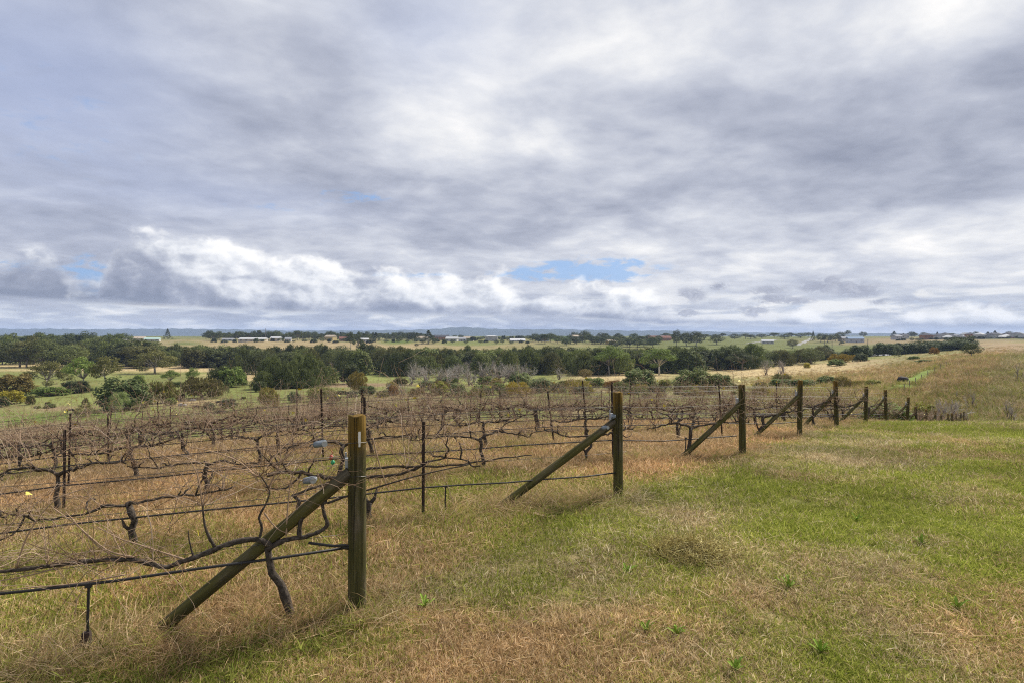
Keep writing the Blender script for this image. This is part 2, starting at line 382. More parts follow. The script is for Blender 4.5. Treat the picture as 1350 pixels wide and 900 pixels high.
# ------------------------------------------------------------------ colours of the ground
STRAW = np.array([.40, .31, .165]); GREEN = np.array([.19, .205, .055]); LUSH = np.array([.105, .17, .028])
TAN = np.array([.37, .29, .155]); OLIVE = np.array([.155, .172, .055]); BROWN = np.array([.20, .145, .09])
FIELDS = [  # u, v, half width, half height, colour
 (60, 552, 190, 9, LUSH * .75 + OLIVE * .3), (120, 531, 300, 9, OLIVE * 1.1), (30, 537, 60, 4, BROWN), (170, 485, 260, 6, TAN), (330, 496, 70, 8, TAN * .9), (560, 500, 160, 9, OLIVE * 1.15),
 (250, 530, 60, 6, TAN * .85), (470, 507, 120, 3, BROWN), (420, 455, 330, 8, TAN * .92), (525, 451, 26, 3.2, LUSH * .5 + OLIVE * .45), (245, 453, 22, 2.5, OLIVE), (460, 449, 20, 2, OLIVE), (620, 452, 50, 4, OLIVE * 1.1),
 (730, 494, 45, 6, OLIVE * 1.05), (820, 497, 70, 6, TAN), (745, 446, 22, 3, LUSH * .9), (920, 453, 100, 5, OLIVE * .9), (1040, 458, 60, 6, OLIVE * .95), (1100, 490, 150, 16, TAN), (1000, 492, 60, 6, TAN),
 (1200, 450, 130, 5, TAN * .7), (1150, 462, 60, 3, OLIVE), (1290, 453, 90, 5, TAN * .75), (1240, 470, 70, 5, OLIVE), (1330, 462, 50, 9, BROWN * 1.25), (1190, 480, 25, 4, OLIVE), (1280, 512, 130, 48, np.array([.235, .18, .105])), (1120, 520, 70, 12, OLIVE)]
TRACK = [(1158, 536), (1166, 528), (1178, 518), (1192, 509), (1212, 496), (1226, 489), (1242, 482)]
_tp = None
def tones(X, Y, Z):
    """albedo and greenness of the ground cover"""
    global _tp
    X, Y = np.asarray(X, float), np.asarray(Y, float); Ys = np.maximum(Y, .5)
    u = CU + F * X / Ys; v = HOR + (CAMZ - Z) / Ys * F
    n1, n2, n3 = fb(X * .45, Y * .45, 21, 4), fb(X * 1.7, Y * 1.7, 31, 4), fb(X * .16 + 4, Y * .16, 41, 3)
    q, s = row_coord(X, Y); inside = sstep(-.6, .9, s) * sstep(-1.3, -.3, q) * (1 - sstep(16.6, 17.6, q))
    fr = np.abs(q - np.round(q))
    g_al = .56 + (n1 - .5) * 1.35 + (n2 - .5) * 1.2 + (n3 - .5) * .6 + .20 * sstep(2, 8, X)     # mown headland: green with straw patches
    g_al = g_al - .55 * np.exp(-(((X + .1) / 1.1) ** 2 + ((Y - 3.3) / .55) ** 2)) - .45 * np.exp(-(((X - 1.6) / .9) ** 2 + ((Y - 6.3) / .5) ** 2)) + .35 * np.exp(-(((X - .1) / .8) ** 2 + ((Y - 4.3) / .35) ** 2))
    g_vy = .20 + .20 * (1 - sstep(5, 10, Y)) + (n1 - .5) * 1.2 + (n2 - .5) * .8 - .10 * sstep(.15, .30, fr) * 0 - .18 * sstep(6, 16, Y)
    g = np.clip(g_al * (1 - inside) + g_vy * inside, .03, .92)
    c = STRAW[None] * (1 - g[:, None]) + GREEN[None] * g[:, None]
    far = sstep(28, 44, np.maximum(Y, np.abs(X)))
    fc = np.tile(OLIVE * .95, (len(X), 1)); wsum = np.zeros(len(X))
    wn = (fb(X * .04, Y * .04, 51, 4) - .5) * 1.3
    for (fu, fv, ru, rv, colr) in FIELDS:
        w = np.clip(1.6 - np.sqrt(((u - fu) / ru) ** 2 + ((v - fv) / rv) ** 2) * 1.15 + wn, 0, 1)[:, None]
        fc = fc * (1 - w) + np.asarray(colr)[None] * w
    tr = np.full(len(X), 99.0)
    if _tp is None: _tp = [on_ground(*p) for p in TRACK]
    for a, b in zip(_tp[:-1], _tp[1:]):
        dxs, dys = b.x - a.x, b.y - a.y; L2 = dxs * dxs + dys * dys
        t = np.clip(((X - a.x) * dxs + (Y - a.y) * dys) / L2, 0, 1)
        tr = np.minimum(tr, np.hypot(X - a.x - t * dxs, Y - a.y - t * dys))
    w = (.85 * (1 - sstep(1.4, 3.2, tr + wn * 1.1)))[:, None]
    fc = fc * (1 - w) + (LUSH * 1.05 + OLIVE * .15)[None] * w
    pt = (.75 * sstep(.47, .66, fb(X * .06, Y * .03, 81, 4)) * (1 - sstep(120, 260, Ys)))[:, None]; fc = fc * (1 - pt) + (OLIVE * .95)[None] * pt
    pt = (.7 * sstep(.52, .70, fb(X * .09 + 9, Y * .04, 83, 4)) * (1 - sstep(120, 260, Ys)))[:, None]; fc = fc * (1 - pt) + (BROWN * 1.1)[None] * pt
    m = (.74 + .5 * fb(X * .09, Y * .09, 61, 5))[:, None]
    fc = fc * m * (1 - .24 * sstep(360, 620, Ys))[:, None]
    gf = np.clip(.35 + (fc[:, 1] - fc[:, 0]) * 6 + .2, .02, .95)
    c = c * (1 - far[:, None]) + fc * far[:, None]
    return c, g * (1 - far) + gf * far, inside, fr
# ------------------------------------------------------------------ ground sheet
ang = np.radians(np.concatenate([np.linspace(-180, -62, 40, endpoint=False), np.linspace(-62, 62, 380, endpoint=False), np.linspace(62, 180, 40, endpoint=False)]))
rad = np.concatenate([np.linspace(.4, 24, 180, endpoint=False), np.exp(np.linspace(math.log(24), math.log(1200), 190, endpoint=False)), np.exp(np.linspace(math.log(1200), math.log(9000), 24))])
RR, AA = np.meshgrid(rad, ang, indexing='ij')
GX, GY = (RR * np.sin(AA)).ravel(), (RR * np.cos(AA)).ravel(); GZ = ground(GX, GY)
na, nr = len(ang), len(rad)
i0 = (np.arange(nr - 1)[:, None] * na + np.arange(na)[None, :]); i1 = (np.arange(nr - 1)[:, None] * na + (np.arange(na)[None, :] + 1) % na)
quads = np.stack([i0, i1, i1 + na, i0 + na], -1).reshape(-1, 4)
tris = np.vstack([quads[:, [0, 1, 2]], quads[:, [0, 2, 3]], np.stack([np.full(na, nr * na), (np.arange(na) + 1) % na, np.arange(na)], 1)])
c0, _g, ins0, fr0 = tones(GX, GY, GZ)
nearw = (1 - sstep(26, 40, np.hypot(GX, GY)))
soil = np.array([.17, .125, .07])
c0 = c0 * (1 - .45 * nearw[:, None]) + soil[None] * c0.mean(1, keepdims=True) * 3.2 * (.45 * nearw[:, None])
GV = np.stack([GX, GY, GZ], 1)
def m_ground(nt, b):
    a = node(nt, 'ShaderNodeAttribute', attribute_name='tone'); p = wpos(nt)
    n1 = noise(nt, p, 9.0, 5, .7); n2 = noise(nt, p, .8, 5, .65); n3 = noise(nt, p, .12, 5, .7)
    k = (n1 - .5) * .8 + (n2 - .5) * .9 + (n3 - .5) * .9 + 1.08
    hs = node(nt, 'ShaderNodeHueSaturation'); nt.links.new(a.outputs['Color'], hs.inputs['Color']); setin(nt, hs, 'Value', k)
    setin(nt, hs, 'Hue', (n2 - .5) * .05 + .5)
    bump(nt, b, n1 + n2 * 3.0, .5, .12)
    return hs.outputs[0]
M_GROUND = material('meadow', m_ground, .95, .05)
gm = mesh('ground', np.vstack([GV, [[0, 0, float(ground(np.array([0.]), np.array([0.]))[0])]]]), tris, M_GROUND, True)
ca_ = gm.color_attributes.new('tone', 'FLOAT_COLOR', 'POINT')
ca_.data.foreach_set('color', np.concatenate([np.hstack([c0, np.ones((len(c0), 1))]), [[.2, .17, .08, 1]]]).astype(np.float32).ravel())
tag(obj('ground', gm), kind='structure')
# ------------------------------------------------------------------ grass: tufts scattered by geometry nodes (one object of kind stuff)
def m_grass(nt, b):
    a = node(nt, 'ShaderNodeAttribute', attribute_name='tint', attribute_type='INSTANCER')   # rgb = greenness, value, darkness of thatch
    s = node(nt, 'ShaderNodeSeparateColor'); nt.links.new(a.outputs['Color'], s.inputs[0])
    g, val, rus = S(nt, s.outputs[0]), S(nt, s.outputs[1]), S(nt, s.outputs[2])
    rn = S(nt, node(nt, 'ShaderNodeNewGeometry').outputs['Random Per Island']); ro = orand(nt)
    r1 = (rn * 7.31 + ro * 3.77).m('FRACT'); r2 = (rn * 13.7 + ro * 9.1).m('FRACT')
    straw = ramp(nt, r2, [(0.0, (.19, .145, .08)), (.35, (.38, .30, .165)), (.7, (.54, .445, .26)), (1.0, (.70, .615, .43))])
    green = ramp(nt, r2, [(0.0, (.12, .155, .022)), (.5, (.26, .295, .05)), (1.0, (.42, .42, .105))])
    straw = mixc(nt, rus, straw, mixc(nt, 1.0, straw, (1.04, .875, .79), 'MULTIPLY'))
    isg = (g - r1).sm(-.06, .06)
    c = mixc(nt, isg, straw, green)
    hs = node(nt, 'ShaderNodeHueSaturation'); nt.links.new(c, hs.inputs['Color']); setin(nt, hs, 'Value', val); c = hs.outputs[0]
    t = node(nt, 'ShaderNodeBsdfTranslucent'); nt.links.new(c, t.inputs['Color']); nt.links.new(c, b.inputs['Base Color'])
    mx = node(nt, 'ShaderNodeMixShader'); mx.inputs[0].default_value = .3
    nt.links.new(b.outputs[0], mx.inputs[1]); nt.links.new(t.outputs[0], mx.inputs[2])
    nt.links.new(mx.outputs[0], nt.nodes['Material Output'].inputs[0])
M_GRASS = material('grass_blades', m_grass, .7, .2)
def tuft_mesh(name, seed, n, rad_, lo, hi, width, lean, droop, flat=0.0, segs=3):
    rg = np.random.default_rng(seed); V, Fc = [], []
    for i in range(n):
        th = rg.uniform(0, 2 * math.pi); rr = rad_ * math.sqrt(rg.random()); p = np.array([rr * math.cos(th), rr * math.sin(th), 0.0])
        L = rg.uniform(lo, hi); ph = rg.uniform(0, 2 * math.pi)
        if rg.random() < flat:                       # a fallen dry stem lying in the thatch
            d = np.array([math.cos(ph), math.sin(ph), rg.uniform(-.05, .35)]); p[2] = rg.uniform(.0, .5) * lo; L *= 1.35; dr = rg.uniform(0, .25)
        else:
            k = abs(rg.normal(0, lean)); d = np.array([math.cos(ph) * k, math.sin(ph) * k, 1.0]); dr = droop * rg.uniform(.3, 1.4)
        d /= np.linalg.norm(d); side = np.cross(d, [math.cos(ph + 1.2), math.sin(ph + 1.2), .3]); side /= np.linalg.norm(side)
        w = width * rg.uniform(.6, 1.3); b0 = len(V)
        for s_ in range(segs + 1):
            f = s_ / segs
            if s_ == segs: V.append(p)
            else: V.append(p - side * w * (1 - .45 * f)); V.append(p + side * w * (1 - .45 * f))
            p = p + d * (L / segs); d = d + np.array([math.cos(ph) * dr * .6, math.sin(ph) * dr * .6, -dr]) * .8; d /= np.linalg.norm(d)
            p[2] = max(p[2], .004)
        for s_ in range(segs - 1):
            a = b0 + s_ * 2; Fc.append((a, a + 1, a + 3)); Fc.append((a, a + 3, a + 2))
        a = b0 + (segs - 1) * 2; Fc.append((a, a + 1, a + 2))
    return mesh(name, np.array(V), np.array(Fc), M_GRASS)
TUFTS = bpy.data.collections.new('grass_tufts')
def add_tuft(*a, **k):
    o = bpy.data.objects.new(a[0], tuft_mesh(*a, **k)); TUFTS.objects.link(o)
# 0-3 mown sward, 4-6 long dry grass, 7-8 coarse far clumps, 9 lying straw
for i in range(4): add_tuft('tuft_%02d' % i, 10 + i, 46, .085, .012, .052, .0021, .62, .30, flat=.22)
for i in range(3): add_tuft('tuft_%02d' % (4 + i), 30 + i, 42, .11, .10, .30, .0020, .65, .55, flat=.25, segs=4)
for i in range(2): add_tuft('tuft_%02d' % (7 + i), 50 + i, 46, .40, .22, .62, .011, .45, .35, flat=.1, segs=3)
add_tuft('tuft_09', 71, 34, .12, .04, .11, .0016, 1.2, .3, flat=.85, segs=3)
gp = {'P': [], 'R': [], 'S': [], 'I': [], 'T': []}
rg = np.random.default_rng(4)
def scatter(X, Y, idx, scl, grn, val, tilt=.12, keep=None):
    n = len(X); Z = ground(X, Y)
    P = np.stack([X, Y, Z - .004], 1)
    rot = np.stack([rg.normal(0, tilt, n), rg.normal(0, tilt, n), rg.uniform(0, 6.283, n)], 1)
    gp['P'].append(P); gp['R'].append(rot); gp['S'].append(np.broadcast_to(scl, n).astype(float)); gp['I'].append(np.broadcast_to(idx, n).astype(int))
    gp['T'].append(np.stack([np.broadcast_to(grn, n), np.broadcast_to(val, n) * rg.normal(1.12, .17, n).clip(.6, 1.7), np.clip(sstep(.40, .75, fb(X * .6, Y * .6, 171, 3)) * .7 + .65 * (row_coord(X, Y)[1] > 0), 0, 1), np.ones(n)], 1))
def wedge(n, y0, y1, ex, tmax=1.05, tmin=None):
    """points in the wedge in front of the viewpoint with density falling as Y^-ex"""
    k = 2 - ex; r = rg.random(n); Y = (y0 ** k + r * (y1 ** k - y0 ** k)) ** (1 / k)
    t = rg.uniform(-tmax if tmin is None else tmin, tmax, n)
    return t * Y, Y
# the sward near the camera
X, Y = wedge(120000, 2.6, 26, 1.35); Z = ground(X, Y); c_, g_, in_, fr_ = tones(X, Y, Z)
bald = fb(X * 2.3, Y * 2.3, 77, 3)
keep = rg.random(len(X)) < np.clip(1.25 - 1.1 * sstep(.55, .80, bald), .12, 1)
X, Y, g_, in_, fr_ = X[keep], Y[keep], g_[keep], in_[keep], fr_[keep]
grow = (1.0 + .35 * in_) * (Y / 4) ** .42 * rg.uniform(.75, 1.35, len(X)) * (.75 + .6 * fb(X * 1.1, Y * 1.1, 91, 3))
val = (.60 + .80 * fb(X * .9, Y * .9, 95, 4))
lie = rg.random(len(X)) < (.06 + .16 * (1 - g_) * (1 - in_ * .3))
scatter(X, Y, np.where(lie, 9, rg.integers(0, 4, len(X))), grow * np.where(lie, .8, 1), g_, val)
# longer dry grass between and under the vine rows and at the posts
X, Y = wedge(60000, 2.6, 34, 1.15); Z = ground(X, Y); c_, g_, in_, fr_ = tones(X, Y, Z)
patch = fb(X * .8, Y * .8, 111, 4)
keep = rg.random(len(X)) < in_ * np.clip((1 - sstep(.10, .30, fr_)) * .85 + .22 + (patch - .5) * 1.6, 0, 1)
X, Y, g_, fr_ = X[keep], Y[keep], g_[keep], fr_[keep]
scatter(X, Y, rg.integers(4, 7, len(X)), rg.uniform(.28, .80, len(X)) * (.66 + .45 * (1 - sstep(.1, .3, fr_))) * (Y / 5) ** .22, np.clip(g_ * .6, .03, .5), .82 + .35 * fb(X * .7, Y * .7, 120, 3), .25)
for k in range(7):                                   # tangles at the foot of each end post, along its brace
    e = row_end(k); n = int(210 if k < 2 else 120)
    s_ = rg.uniform(-.28, 1.75, n); a_ = rg.normal(0, .17, n) - .06
    X = e[0] + RD[0] * s_ + NP_[0] * a_; Y = e[1] + RD[1] * s_ + NP_[1] * a_
    scatter(X, Y, np.where(rg.random(n) < .7, rg.integers(4, 7, n), 9), rg.uniform(.5, 1.05, n), np.where(rg.random(n) < .22, .7, .1), rg.uniform(.7, 1.1, n), .35)
# green weeds under the first tangle
n = 120; e = row_end(0); s_ = rg.uniform(-.1, 2.2, n); a_ = rg.normal(-.42, .13, n)
scatter(e[0] + RD[0] * s_ + NP_[0] * a_, e[1] + RD[1] * s_ + NP_[1] * a_, rg.integers(0, 4, n), rg.uniform(1.1, 2.0, n), .95, rg.uniform(.6, .95, n), .3)
# clumpy tussocks on the headland
n = 900; X, Y = wedge(n, 3, 20, 1.3, 1.0); Z = ground(X, Y); c_, g_, in_, fr_ = tones(X, Y, Z); k_ = (in_ < .4) & (rg.random(n) < .5)
X, Y, g_ = X[k_], Y[k_], g_[k_]
scatter(X, Y, rg.integers(4, 7, len(X)), rg.uniform(.2, .42, len(X)), np.clip(g_ + .1, 0, .9), rg.uniform(.7, 1.05, len(X)), .3)
# hillside and valley: coarse clumps
X, Y = wedge(52000, 26, 330, 1.25, 1.0); Z = ground(X, Y); c_, g_, in_, fr_ = tones(X, Y, Z); u_ = CU + F * X / Y
hs_ = sstep(940, 1040, u_) * (1 - sstep(140, 260, Y))
keep = (rg.random(len(X)) < (.25 + .75 * hs_)) & (g_ < .78)
X, Y, g_, hs_ = X[keep], Y[keep], g_[keep], hs_[keep]
scatter(X, Y, rg.integers(7, 9, len(X)), rg.uniform(.5, 1.5, len(X)) * (Y / 60) ** .3 * (.45 + .75 * hs_) * (.30 + .70 * sstep(34, 60, Y)), np.clip(g_ * .9, .05, .95), (.66 + .5 * fb(X * .12, Y * .12, 131, 4)) * (1 - .26 * sstep(1130, 1230, CU + F * X / Y) * (1 - sstep(90, 200, Y))), .15)
GP = {k: np.concatenate(v) for k, v in gp.items()}
pm_ = bpy.data.meshes.new('grass'); pm_.vertices.add(len(GP['P'])); pm_.vertices.foreach_set('co', GP['P'].astype(np.float32).ravel())
def attr(me, name, typ, data, key):
    a = me.attributes.new(name, typ, 'POINT'); a.data.foreach_set(key, np.ascontiguousarray(data).ravel())
attr(pm_, 'rot', 'FLOAT_VECTOR', GP['R'].astype(np.float32), 'vector'); attr(pm_, 'scl', 'FLOAT', GP['S'].astype(np.float32), 'value')
attr(pm_, 'pick', 'INT', GP['I'].astype(np.int32), 'value'); attr(pm_, 'tint', 'FLOAT_COLOR', GP['T'].astype(np.float32), 'color')
go = tag(obj('grass', pm_), kind='stuff')
ng = bpy.data.node_groups.new('scatter_grass', 'GeometryNodeTree')
ng.interface.new_socket('Geometry', in_out='INPUT', socket_type='NodeSocketGeometry'); ng.interface.new_socket('Geometry', in_out='OUTPUT', socket_type='NodeSocketGeometry')
gi, gout = ng.nodes.new('NodeGroupInput'), ng.nodes.new('NodeGroupOutput')
iop = ng.nodes.new('GeometryNodeInstanceOnPoints'); ci = ng.nodes.new('GeometryNodeCollectionInfo')
ci.inputs['Collection'].default_value = TUFTS; ci.inputs['Separate Children'].default_value = True; ci.inputs['Reset Children'].default_value = True
def named(nm, typ):
    n = ng.nodes.new('GeometryNodeInputNamedAttribute'); n.data_type = typ; n.inputs['Name'].default_value = nm; return n.outputs[0]
ng.links.new(gi.outputs[0], iop.inputs['Points']); ng.links.new(ci.outputs[0], iop.inputs['Instance']); iop.inputs['Pick Instance'].default_value = True
ng.links.new(named('pick', 'INT'), iop.inputs['Instance Index'])
e2r = ng.nodes.new('FunctionNodeEulerToRotation'); ng.links.new(named('rot', 'FLOAT_VECTOR'), e2r.inputs[0]); ng.links.new(e2r.outputs[0], iop.inputs['Rotation'])
ng.links.new(named('scl', 'FLOAT'), iop.inputs['Scale']); ng.links.new(iop.outputs[0], gout.inputs[0])
md = go.modifiers.new('scatter', 'NODES'); md.node_group = ng
# ------------------------------------------------------------------ vineyard
ORD = ['first', 'second', 'third', 'fourth', 'fifth', 'sixth', 'seventh', 'eighth', 'ninth', 'tenth', 'eleventh', 'twelfth', 'thirteenth', 'fourteenth', 'fifteenth', 'sixteenth', 'seventeenth', 'eighteenth', 'nineteenth', 'twentieth',
       'twenty-first', 'twenty-second', 'twenty-third', 'twenty-fourth', 'twenty-fifth', 'twenty-sixth', 'twenty-seventh', 'twenty-eighth', 'twenty-ninth', 'thirtieth', 'thirty-first', 'thirty-second', 'thirty-third', 'thirty-fourth', 'thirty-fifth', 'thirty-sixth', 'thirty-seventh', 'thirty-eighth']
ROT = math.atan2(RD[1], RD[0])                        # local +x runs into the row
def row_pt(k, s, h=0.0, off=0.0):
    e = row_end(k); x, y = e[0] + RD[0] * s + NP_[0] * off, e[1] + RD[1] * s + NP_[1] * off
    return Vector((x, y, gz(x, y) + h))
def row_len(k):                                      # where the row leaves the view on its far side (plus a margin)
    e = row_end(k); s = (e[0] + .98 * e[1]) / (-RD[0] - RD[1] * .98)
    return max(3.0, min(s, 62))
PH = [1.30, 1.19, 1.12, 1.17, 1.20, 1.13, 1.15, 1.10, 1.02, 1.12, 1.15, 1.1, 1.12, 1.1, 1.1, 1.12, 1.1]
PU = {0: 471, 1: 815, 2: 979, 3: 1054, 4: 1103, 5: 1141, 6: 1168, 7: 1196}
def post_mesh(seed, h, r):
    rg = random.Random(seed); n, m = 22, 16; V, Fc = [], []; ph = [rg.uniform(0, 6.28) for _ in range(5)]
    zs = [-.25 + (h + .25) * i / (m - 2) for i in range(m - 1)] + [h + .004]
    for i, z in enumerate(zs):
        k = 1.0 if i < m - 2 else (.985 if i == m - 2 else .90)
        for j in range(n):
            th = 2 * math.pi * j / n
            rr = r * k * (1 + .028 * math.sin(2 * th + ph[0] + z * .7) + .018 * math.sin(5 * th + ph[1]) + .012 * math.sin(9 * th + ph[2] + z * 2) + rg.uniform(-.008, .008)) * (1.03 - .035 * z)
            V.append((rr * math.cos(th), rr * math.sin(th), z + (.006 * math.sin(3 * th + ph[3]) if i >= m - 2 else 0)))
    for i in range(len(zs) - 1):
        for j in range(n): Fc.append((i * n + j, i * n + (j + 1) % n, (i + 1) * n + (j + 1) % n, (i + 1) * n + j))
    V.append((0, 0, zs[-1] - .008)); c = len(V) - 1
    for j in range(n): Fc.append(((len(zs) - 1) * n + j, (len(zs) - 1) * n + (j + 1) % n, c))
    return mesh('post_shaft', V, Fc, M_POST, True)
def brace_mesh(seed, L, r):
    rg = random.Random(seed); n, m = 14, 14; V, Fc = [], []; ph = rg.uniform(0, 6)
    for i in range(m):
        x = L * i / (m - 1)
        for j in range(n):
            th = 2 * math.pi * j / n; rr = r * (1 + .05 * math.sin(2 * th + ph) + .03 * math.sin(5 * th + x * 3) + rg.uniform(-.01, .01))
            V.append((x, rr * math.cos(th), rr * .92 * math.sin(th)))
    for i in range(m - 1):
        for j in range(n): Fc.append((i * n + j, (i + 1) * n + j, (i + 1) * n + (j + 1) % n, i * n + (j + 1) % n))
    Fc.append(tuple(range(n))); Fc.append(tuple(range(m * n - 1, (m - 1) * n - 1, -1)))
    return mesh('brace_pole', V, Fc, M_BRACE, True)
pm_far = [post_mesh(300 + i, 1.13, .052) for i in range(3)]
POST_LABEL = ['tall thick timber end post with orange lichen top and white paint mark', 'timber end post with bright orange lichen crown and a plastic ratchet behind it',
              'timber end post third along the headland, its brace thin and lying low', 'timber end post fourth along the headland with a green bush beyond',
              'timber end post fifth along the headland, topped dark', 'timber end post sixth along the headland where the ground rolls over']
for k in range(17):
    e = row_end(k); x, y = float(e[0]), float(e[1])
    if k in PU: x = (PU[k] - CU) / F * y
    near = k < 6; rr = (.057, .053, .052, .050, .051, .050)[k] if near else .05
    lab = POST_LABEL[k] if near else '%s braced timber end post down the slope towards the gully' % ORD[k]
    root = empty('end_post', (x, y, gz(x, y)), ROT, lab, 'fence post', 'timber end posts along the headland')
    lean = (.000, .004, .01, -.012, .02, -.02, .015, -.03, .05, .02, -.02, .03, -.03, .02, .04, -.02, 0)[k]
    root.rotation_euler = (lean, lean * .5, ROT)
    if near: obj('post_shaft', post_mesh(200 + k, PH[k], rr), root)
    else:
        q = obj('post_shaft', pm_far[k % 3], root); q.scale = (1, 1, PH[k] / 1.13)
    top = Vector((rr * .75, -.005, PH[k] * .73 if k else .93)); run = (1.30, 1.47, 1.2, 1.2, 1.15, 1.1)[k] if near else 1.1
    f = row_pt(k, run); foot = Vector((run, (-.10 if k == 0 else 0), f.z - gz(x, y) - .05))
    d = top - foot; b = obj('brace_pole', brace_mesh(400 + k, d.length, .047 if k < 2 else .043), root, foot)
    b.rotation_euler = d.to_track_quat('X', 'Z').to_euler()
    if k < 8:                                        # white strap plate that holds the brace head
        m = MB(); m.box((0, 0, 0), (.035, .05, .085)); m.box((-.016, 0, .0), (.01, .066, .05)); m.box((.012, -.02, .058), (.012, .012, .04))
        obj('strap_plate', m.mesh('strap_plate', M_GALV), root, top + Vector((.018, -.03, .045)))
    if k == 0:
        m = MB(); m.box((0, 0, 0), (.004, .016, .075)); m.box((.0, .0, -.05), (.004, .012, .022))
        q = obj('paint_mark', m.mesh('paint_mark', M_PAINT), root, (0, 0, 0))
        th = math.radians(-62) - ROT; q.location = (.0585 * math.cos(th), .0585 * math.sin(th), 1.165); q.rotation_euler = (0, 0, th)
        # a staple and wire wrap
        for hz, nm in ((.90, 'wire_wrap'), (1.12, 'wire_wrap')):
            m = MB(); m.tube([(.060 * math.cos(a), .060 * math.sin(a), hz + .012 * math.sin(a)) for a in np.linspace(0, 6.2, 20)], .0018, 4); obj(nm, m.mesh(nm, M_WIRE), root)
# steel stakes
def stake_mesh(h):
    m = MB(); m.box((0, 0, h / 2 - .15), (.030, .006, h + .3)); m.box((0, .010, h / 2 - .15), (.006, .016, h + .3))
    for i in range(6): m.box((0, -.006, .25 + i * (h - .35) / 5), (.012, .007, .02))
    return m.mesh('steel_stake', M_STEEL)
ST_M = [stake_mesh(h) for h in (1.10, .98, 1.18)]
rng = random.Random(12)
stakes = {}
for k in range(16):
    L = row_len(k); s = {0: 2.3, 1: 2.25, 2: 2.15}.get(k, rng.uniform(1.8, 4.5)); lst = []; i = 0
    while s < L:
        p = row_pt(k, s); t = p.x / p.y
        if abs(t) < 1.0:
            o = obj('steel_stake', ST_M[(i + k) % 3], None, p); o.rotation_euler = (rng.gauss(0, .05), rng.gauss(0, .05) if not (k == 1 and i == 0) else 0, ROT + rng.uniform(-.4, .4))
            tag(o, 'rusty steel stake, %s along the %s vine row from its end post' % (ORD[i], ORD[k]), 'stake', 'steel stakes along the vine rows')
        lst.append(s); i += 1; s += rng.uniform(3.3, 4.8)
    stakes[k] = lst
# wires and hoses
def strung(k, h, r, name, mat, lab, cat, sag=.03, rag=.0, grp=None, s0=0.0, n=5):
    L = row_len(k) + 1.0; pts = []; sts = [s0] + [s for s in stakes[k] if s > s0 + .4] + [L]; rg = random.Random(k * 17 + int(h * 100))
    for a, b in zip(sts[:-1], sts[1:]):
        for i in range(n):
            f = i / n; pts.append(row_pt(k, a + (b - a) * f, 0) + Vector((0, 0, h - sag * 4 * f * (1 - f) + rg.uniform(-rag, rag))))
    pts.append(row_pt(k, L, h)); m = MB(); m.tube(pts, r, 5 if r > .004 else 4)
    return tag(obj(name, m.mesh(name, mat, True)), lab, cat, grp)
for k in range(14):
    rw = ORD[k]
    for h, nm in ((.53, 'cordon'), (.82, 'middle'), (1.04, 'top')):
        if k > 8 and nm == 'middle': continue
        strung(k, h, .0017 if k < 2 else .0022, 'trellis_wire', M_WIRE, '%s wire strung along the %s vine row from its end post' % (nm, rw), 'wire', .015, .004, 'trellis wires')
    if k < 7:
        o = strung(k, (.44, .31, .33, .34, .34, .34, .34)[k], .0085 if k else .0095, 'irrigation_hose', M_HOSE, 'black drip hose hung low along the %s vine row' % rw, 'hose', .03, .006, 'drip hoses', s0=.06)
# folded loose end of the nearest hose
m = MB(); p = row_pt(0, .07, .44); q = row_pt(0, .30, .475); m.tube([p + Vector((.0, 0, .004)), p + Vector((.035, -.01, .012)), p + Vector((.0, -.02, .022)), row_pt(0, .14, .445) + Vector((0, -.02, .02)), q + Vector((0, -.02, .03))], .009, 6); m.tube([p + Vector((.03, -.005, .0)), p + Vector((-.03, -.01, .012))], .016, 7)
tag(obj('hose_end', m.mesh('hose_end', M_HOSE, True)), 'kinked tail of black hose folded back beside the tall lichen post', 'hose end')
# hose pegs
for k, s, h, lab in ((0, 1.54, .40, 'black hose peg with a square foot standing in the long grass'), (1, 2.02, .30, 'thin black hose peg beside the foot of the second brace'), (2, .95, .33, 'thin black hose peg between the second and third end posts')):
    p = row_pt(k, s); r_ = empty('hose_peg', p, ROT, lab, 'peg', 'hose pegs')
    m = MB(); m.tube([(0, 0, -.1), (.006, 0, h * .5), (0, 0, h)], .008, 6); m.box((0, 0, h), (.03, .024, .02)); obj('peg_stem', m.mesh('peg_stem', M_HOSE), r_)
    if k == 0:
        m = MB(); m.box((.012, 0, .09), (.05, .04, .075), 0, .8); obj('peg_foot', m.mesh('peg_foot', M_STEEL), r_)
# ratchet strainers and clips on the wires
def tensioner(k, s, h, off, rz, L, lab):
    p = row_pt(k, s, h, off); r_ = empty('wire_tensioner', p, ROT + rz, lab, 'wire tensioner', 'plastic wire tensioners')
    m = MB(); m.tube([(-L / 2, 0, 0), (-L * .42, 0, .003), (-L * .2, 0, .004), (L * .2, 0, 0), (L * .42, 0, -.002), (L / 2, 0, -.002)], [.008, .021, .024, .022, .019, .006], 9); obj('ratchet_body', m.mesh('ratchet_body', M_PLAST, True), r_)
    m = MB(); m.tube([(-L * .32, -.026, .004), (-L * .32, .026, .004)], .019, 10); obj('ratchet_spool', m.mesh('ratchet_spool', M_GALV), r_)
    m = MB(); m.tube([(L * .45, 0, 0), (L * .62, .01, .006), (L * .75, 0, -.01)], .004, 5); obj('wire_hook', m.mesh('wire_hook', M_WIRE), r_)
tensioner(0, .235, 1.13, 0, .12, .085, 'grey plastic wire tensioner hung high on the wire by the lichen post')
tensioner(0, .30, .90, .0, -.1, .085, 'grey plastic wire tensioner hung lower, above the tall post\'s brace')
tensioner(1, .17, .93, -.02, .9, .08, 'grey plastic wire tensioner tilted above the second brace head')
tensioner(1, .26, .81, 0, .2, .08, 'grey plastic wire tensioner level with the second brace head')
